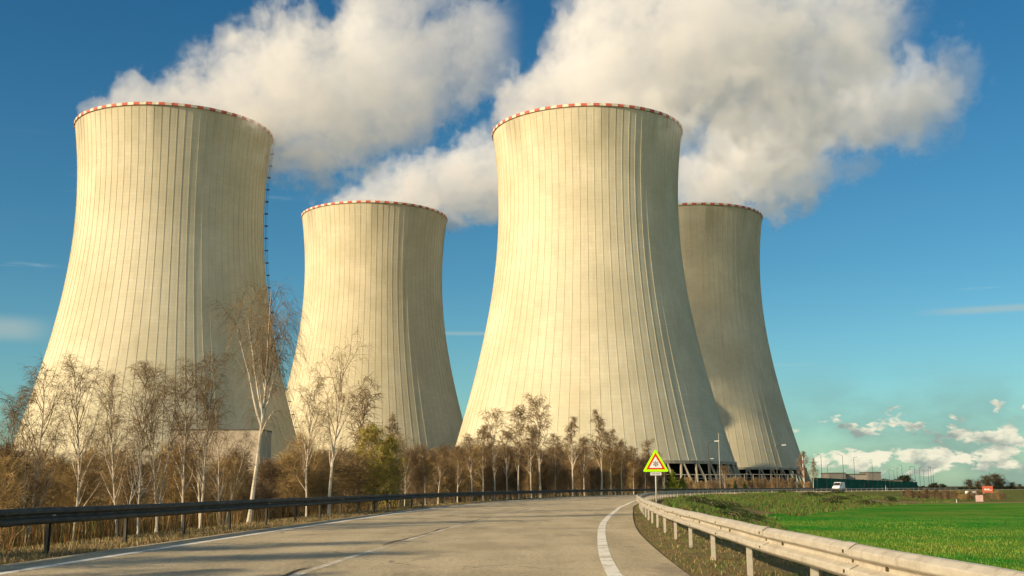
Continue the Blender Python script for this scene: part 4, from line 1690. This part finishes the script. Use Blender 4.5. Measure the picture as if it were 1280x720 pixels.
G_BG = 'tall thin lamp masts on the plant grounds to the right'
THIN = lamp_proto(12.0, 1.5, .11, 1.0, M_DARKSTEEL)
bg = [(1026, 420, 568), (1034, 520, 580), (1053, 430, 568), (1067, 450, 571), (1090, 470, 578), (1121, 520, 584), (1127, 530, 581), (1137, 540, 583), (1143, 600, 583), (1149, 560, 584), (1154, 600, 586), (1160, 560, 584), (1163, 640, 583), (1166, 580, 585), (1111, 520, 586), (1117, 560, 588)]
names = ['leftmost tall lamp mast right of the towers', 'faint lamp mast second from the left, right of the towers', 'lamp mast rising behind the left end of the grey plant building', 'lamp mast rising behind the middle of the grey plant building', 'lamp mast rising behind the right end of the grey plant building']
bgs = sorted(bg)
for i, (px, Y, ty) in enumerate(bgs):
    if i < 5:
        lab = names[i]
    else:
        lab = '%s lamp mast from the left in the cluster right of the grey plant building' % ordn[i - 5]
    lamp(px, Y, ty, lab, G_BG, THIN, 12.0, rz=(0 if i % 2 else math.pi))


def mesh_fence(name, P, h, step, label, wires=4, pr=.05):
    root = empty(name, (P[0][0], P[0][1], 0))
    tag(root, label, 'fence')
    ox_, oy_ = P[0]
    L = [0]
    for a, b in zip(P[:-1], P[1:]):
        L.append(L[-1] + math.hypot(b[0] - a[0], b[1] - a[1]))
    def pt(s):
        i = max(0, min(len(P) - 2, int(np.searchsorted(L, s)) - 1))
        f = (s - L[i]) / (L[i + 1] - L[i])
        x = P[i][0] + (P[i + 1][0] - P[i][0]) * f
        y = P[i][1] + (P[i + 1][1] - P[i][1]) * f
        return x - ox_, y - oy_, float(height(x, y))
    n = min(95, int(L[-1] / step))
    mb = MB()
    for k in range(wires):
        z_ = h * (k + 1) / wires
        mb.tube([(*pt(L[-1] * q / 40)[:2], pt(L[-1] * q / 40)[2] + z_) for q in range(41)], pr * (1.5 if k == wires - 1 else .5), 4)
    mb.build('wires', M_GALV, root)
    pm_ = MB()
    pm_.tube([(0, 0, -.2), (0, 0, h)], pr, 5)
    ob = None
    for k in range(n + 1):
        q = pt(L[-1] * k / n)
        if ob is None:
            ob = pm_.build('post', M_GALV, root)
            o = ob
        else:
            o = ob.copy()
            col.objects.link(o)
            o.parent = root
        o.location = q
    return root


mesh_fence('security_fence', [(40, 330), (62, 334), (84, 344)], 5.0, 3.0, 'tall wire security fence in front of the tower columns, right of the sign', 5, .06)
mesh_fence('security_fence', [(-140, 300), (-105, 296), (-75, 300)], 3.6, 3.0, 'wire security fence at the foot of the leftmost tower', 5, .06)

# green mesh fence wall right of the towers
root = empty('screen_fence', (103, 400, 0))
tag(root, 'long dark green screened fence right of the towers, behind the white van', 'fence')
n = 24
for k in range(n):
    f0, f1 = k / n, (k + 1) / n
    xa, ya = 103 + 57 * f0, 400 + 60 * f0
    xb, yb = 103 + 57 * f1 - .15, 400 + 60 * f1 - .15
    za, zb_ = float(height(xa, ya)), float(height(xb, yb))
    hh = 4.5 - 1.4 * (k / n)
    mb = MB()
    vs = []
    for x, y, z in ((xa, ya, za), (xb, yb, zb_)):
        vs += [(x - 103, y - 400, z - .1), (x - 103, y - 400, z + hh), (x - 102.9, y - 399.88, z + hh), (x - 102.9, y - 399.88, z - .1)]
    mb.add(vs, [(0, 4, 5, 1), (1, 5, 6, 2), (2, 6, 7, 3), (3, 7, 4, 0), (0, 1, 2, 3), (7, 6, 5, 4)])
    mb.build('panel', M_GREENFENCE, root)
    mb = MB()
    mb.tube([(xa - 103 - .1, ya - 400 - .05, za - .2), (xa - 103 - .1, ya - 400 - .05, za + hh + .25)], .07, 5)
    mb.build('post', M_DARKSTEEL, root)

# ------------------------------------------------------------------ plant buildings
M_WALL = simple('beige_render', (0.42, 0.35, 0.25), 0.2, 0.15, 0.9, 0, (1, 1, .3))
M_GREY = simple('grey_cladding', (0.17, 0.16, 0.14), 0.15, 0.2, 0.8, 0, (1, 1, .3))
M_PALE = simple('pale_cladding', (0.26, 0.24, 0.20), 0.12, 0.2, 0.8)
M_GLASS = simple('dark_window', (0.03, 0.035, 0.04), 0.2, 1, 0.25)
M_ROOF = simple('roof_felt', (0.10, 0.095, 0.085), 0.2, 0.3, 0.9)


def building(name, x0, x1, y0, y1, z1, wall, label, cat='building', wins=(), parapet=.4, z0=-2.0):
    root = empty(name, ((x0 + x1) / 2, y0, 0))
    tag(root, label, cat)
    cx = (x0 + x1) / 2
    mb = MB()
    mb.box(x0 - cx, x1 - cx, 0, y1 - y0, z0, z1)
    w = mb.build('wall', wall, root)
    mb = MB()
    mb.box(x0 - cx - .15, x1 - cx + .15, -.15, y1 - y0 + .15, z1 + .003, z1 + parapet)
    mb.build('roof', M_ROOF, root)
    for (a, b, c, d) in wins:
        mb = MB()
        mb.box(a - cx, b - cx, -.08, -.004, c, d)
        o = mb.build('window', M_GLASS, root)
        mb = MB()
        mb.box(a - cx - .12, b - cx + .12, -.16, -.084, c - .25, c - .08)
        mb.build('sill', M_PALE, o)
    return root


q0, q1 = at(214, 538, 335), at(326, 537.5, 335)
building('plant_hall', q0.x, q1.x, 335, 350, q0.z, M_WALL, 'low beige concrete hall behind the birches, at the right foot of the leftmost tower', wins=[(q0.x + 2 + 4 * k, q0.x + 4.4 + 4 * k, 2.5, 4.5) for k in range(7)])
YB = 470
a_, b_ = at(1036, 592, YB), at(1057, 592, YB)
building('plant_building', a_.x, b_.x, YB, YB + 12, a_.z, M_GREY, 'dark grey left block of the plant buildings behind the green fence', wins=[(a_.x + 1.2 + 2.1 * k, a_.x + 2.4 + 2.1 * k, 3.0, 4.2) for k in range(3)])
a_, b_ = at(1057.5, 593.5, YB + 3), at(1085, 593.5, YB + 3)
building('plant_building', a_.x, b_.x, YB + 3, YB + 14, a_.z, M_PALE, 'long pale middle block of the plant buildings behind the green fence', wins=[(a_.x + .8 + 1.9 * k, a_.x + 1.9 + 1.9 * k, 2.6, 3.6) for k in range(4)])
a_, b_ = at(1085.5, 591, YB), at(1101, 591, YB)
building('plant_building', a_.x, b_.x, YB, YB + 12, a_.z, M_GREY, 'grey right block of the plant buildings with a small antenna', wins=[(a_.x + .8 + 1.6 * k, a_.x + 1.7 + 1.6 * k, 2.6, 3.6) for k in range(3)])
a_, b_ = at(1102, 601, YB + 20), at(1128, 601.5, YB + 20)
building('annex', a_.x, b_.x, YB + 20, YB + 30, a_.z, M_PALE, 'low flat-roofed pale annex right of the grey plant buildings')
a_ = at(1185, 616, 300)

# ------------------------------------------------------------------ white van on the road
def van():
    px, Y = 1041.5, 262
    k = int(np.argmin(np.hypot(off(5.2)[:, 0] - at(px, 611, Y).x, off(5.2)[:, 1] - Y)))
    # stand it on the road where the line of sight to px crosses the lane
    best = None
    L3 = off(4.0)
    for i in range(len(L3)):
        if L3[i][1] < 120:
            continue
        pxx = 640 + F * L3[i][0] / L3[i][1]
        if best is None or abs(pxx - px) < best[0]:
            best = (abs(pxx - px), i)
    i = best[1]
    x, y = L3[i]
    hd = math.atan2(TAN[i][1], TAN[i][0])
    root = empty('van', (x, y, 0), hd + math.pi)
    root.scale = (.88, .88, .88)
    tag(root, 'small white van driving on the far stretch of road, in front of the green fence', 'van')
    # side profile (x forward, z up)
    pr = [(-2.6, .35), (-2.6, 2.3), (-2.45, 2.5), (.75, 2.5), (1.0, 2.42), (1.75, 1.5), (2.45, 1.25), (2.6, 1.0), (2.6, .35)]
    w = .98
    mb = MB()
    n = len(pr)
    vs = [(a, -w * (1 if c < 1.5 else .93), c) for a, c in pr] + [(a, w * (1 if c < 1.5 else .93), c) for a, c in pr]
    fs = [tuple(range(n)), tuple(range(n, 2 * n))[::-1]] + [(j, j + n, (j + 1) % n + n, (j + 1) % n) for j in range(n)]
    mb.add(vs, fs)
    b = mb.build('body', M_WHITE, root)
    mb = MB()
    mb.add([(1.08, -.82, 2.33), (1.08, .82, 2.33), (1.74, .88, 1.56), (1.74, -.88, 1.56), (1.05, -.82, 2.36), (1.05, .82, 2.36)], [(0, 3, 2, 1)])
    for v in range(len(mb.v)):
        a, c, d = mb.v[v]
        mb.v[v] = (a + .03, c, d + .03)
    mb.build('windscreen', M_GLASS, root)
    for s in (-1, 1):
        mb = MB()
        y_ = s * (w + .01)
        mb.add([(.45, y_ * .95, 2.2), (1.0, y_ * .95, 2.2), (1.5, y_, 1.5), (.45, y_, 1.5)], [(0, 1, 2, 3)])
        mb.build('side_window', M_GLASS, root)
        mb = MB()
        mb.box(2.56, 2.63, s * .7 - .18, s * .7 + .18, .85, 1.08)
        mb.build('headlight', M_LAMP, root)
        for xx_ in (-1.65, 1.65):
            mb = MB()
            mb.tube([(xx_, s * .78, .34), (xx_, s * 1.0, .34)], .34, 16)
            wh = mb.build('wheel', M_BLACK, root)
            mb = MB()
            mb.tube([(xx_, s * 1.0, .34), (xx_, s * 1.015, .34)], .2, 12)
            mb.build('rim', M_GALV, wh)
    mb = MB()
    mb.box(2.6, 2.66, -.9, .9, .35, .62)
    mb.build('bumper', M_DARKSTEEL, root)
    return root


van()

# ------------------------------------------------------------------ right background
M_ORANGE = simple('orange_red_panel', (0.56, 0.13, 0.07), 0.15, 2, 0.5)
a_ = at(1234.5, 612, 300)
r_ = empty('billboard', (a_.x, 300, float(height(a_.x, 300))))
tag(r_, 'orange-red billboard on two posts in front of the far trees at the right', 'billboard')
gz = r_.location.z
t_, b_ = at(1234, 607.5, 300).z - gz, at(1234, 615.8, 300).z - gz
mb = MB()
mb.box(-1.35, 1.35, -.08, .08, b_, t_)
pn = mb.build('panel', M_ORANGE, r_)
mb = MB()
for x0, x1, f0, f1 in ((-.85, -.5, .35, .62), (-.42, -.1, .35, .55), (-.02, .3, .35, .62), (.38, .6, .35, .5), (.66, .95, .30, .42)):
    mb.box(x0, x1, -.095, -.084, b_ + (t_ - b_) * f0, b_ + (t_ - b_) * f1)
mb.build('white_emblem', M_WHITE, pn)
for s in (-1.05, 1.05):
    mb = MB()
    mb.box(s - .07, s + .07, -.05, .05, -.2, b_ - .003)
    mb.build('post', M_WHITE, r_)

a_ = at(1224, 620, 205)
r_ = empty('panel_sign', (a_.x, 205, float(height(a_.x, 205))))
tag(r_, 'pale pink panel standing among bushes left of the orange-red billboard', 'sign panel')
gz = r_.location.z
mb = MB()
mb.box(-.65, .65, -.05, .05, at(1224, 627.0, 205).z - gz, at(1224, 619, 205).z - gz)
mb.build('panel', simple('pale_pink_panel', (.62, .42, .36), .15, 2, .6), r_)
for s in (-.5, .5):
    mb = MB()
    mb.box(s - .05, s + .05, .053, .13, -.2, 1.0)
    mb.build('post', M_GALV, r_)
a_, b_ = at(1212, 613.5, 292), at(1221, 613.5, 292)
building('white_kiosk', a_.x, b_.x, 292, 295, a_.z, M_WHITE, 'small white flat-roofed kiosk behind the bushes on the right', 'kiosk', wins=[(a_.x + .5, a_.x + 1.4, a_.z - 1.2, a_.z - .5)], parapet=.15)
a_, b_ = at(1181, 616, 290), at(1185, 616, 290)
building('utility_cabinet', a_.x, b_.x, 290, 291, a_.z, M_WHITE, 'tiny white utility cabinet at the left end of the brown bushes', 'cabinet', parapet=.1)
for px, Y, ty, lab in ((1107, 300, 607, 'white marker post beside the far guardrail, right of the van'), (1195.5, 192, 623.5, 'thin white stake at the far edge of the green field')):
    a_ = at(px, ty, Y)
    r_ = empty('marker_post', (a_.x, Y, float(height(a_.x, Y))))
    tag(r_, lab, 'post')
    hh = a_.z - r_.location.z
    mb = MB()
    mb.box(-.045, .045, -.03, .03, -.2, hh)
    mb.build('stake', M_WHITE, r_)
    mb = MB()
    mb.box(-.049, .049, -.034, .034, hh * .78, hh * .9)
    mb.build('dark_band', M_BLACK, r_)


def far_tree(seed, n, w, h, m, trunkm=M_STEM, bare=.0, size=.35):
    rg_ = random.Random(seed)
    tb_, cb_ = grow_tree(seed, H=h, r0=.16, limbs=20, start=.10, spread=.48, sub=5, twigs=5, tr=.03, tw_len=1.0, trunks=2)
    lf_ = MB()
    vs = [Vector(v) for v in cb_.v[::4]]
    leaf_cloud(lf_, rg_, lambda: rg_.choice(vs) + Vector((rg_.gauss(0, .2), rg_.gauss(0, .2), rg_.gauss(0, .2))), n, size)
    return Proto([('trunk', as_mesh(tb_, 'trunk', trunkm)), ('crown', as_mesh(cb_, 'crown', M_TWIGD)), ('foliage', as_mesh(lf_, 'foliage', m))])


FT = [far_tree(81, 2600, 3, 8, M_LEAF_F, size=.17), far_tree(82, 4200, 3, 6, M_LEAF_F, size=.28)]
G_FT = 'far trees on the right horizon'
ft = [(1211, 440, 601, 0), (1222, 450, 603, 0), (1232, 440, 597, 0), (1243, 445, 595, 0), (1253, 450, 600, 0), (1266, 450, 604, 0), (1275, 460, 606, 0), (1286, 450, 604, 0),
      (1146, 500, 607, 1), (1154, 500, 608, 1), (1162, 480, 607, 1), (1170, 480, 605, 1), (1179, 475, 606, 1), (1188, 480, 609, 0), (1196, 490, 611, 0), (1131, 520, 597, 1), (1106, 520, 601, 1), (1205, 480, 610, 0), (1259, 480, 608, 1)]
for i, (px, Y, ty, k) in enumerate(sorted(ft)):
    lab = ('%s from left among the far trees on the right horizon, ' % (ordn[i])) + ('sparse and bare-branched' if k == 0 else 'dense and dark green')
    place_px(px, Y, ty, FT[k], (8, 6)[k], lab, G_FT, name='far_tree', wide=(2.0, 1.9)[k])
rg = random.Random(77)
for i in range(34):
    px = 1180 + 74 * (i + rg.random()) / 34
    Y = rg.uniform(212, 250)
    place_px(px, Y, rg.uniform(614, 620), B_SCRUB[[0, 2, 3][rg.randrange(3)]], 5.5, 'low brown bare bush at the far edge of the green field', 'bare bushes at the far edge of the field', name='bare_bush', back=False, wide=1.5)
for i in range(18):
    px = 1128 + 55 * (i + rg.random()) / 18
    place_px(px, rg.uniform(200, 250), rg.uniform(612, 617), B_SCRUB[2], 5.5, 'low dark bush between the far guardrail and the green field', 'low dark bushes beyond the bank', name='bare_bush', wide=1.7, back=False)
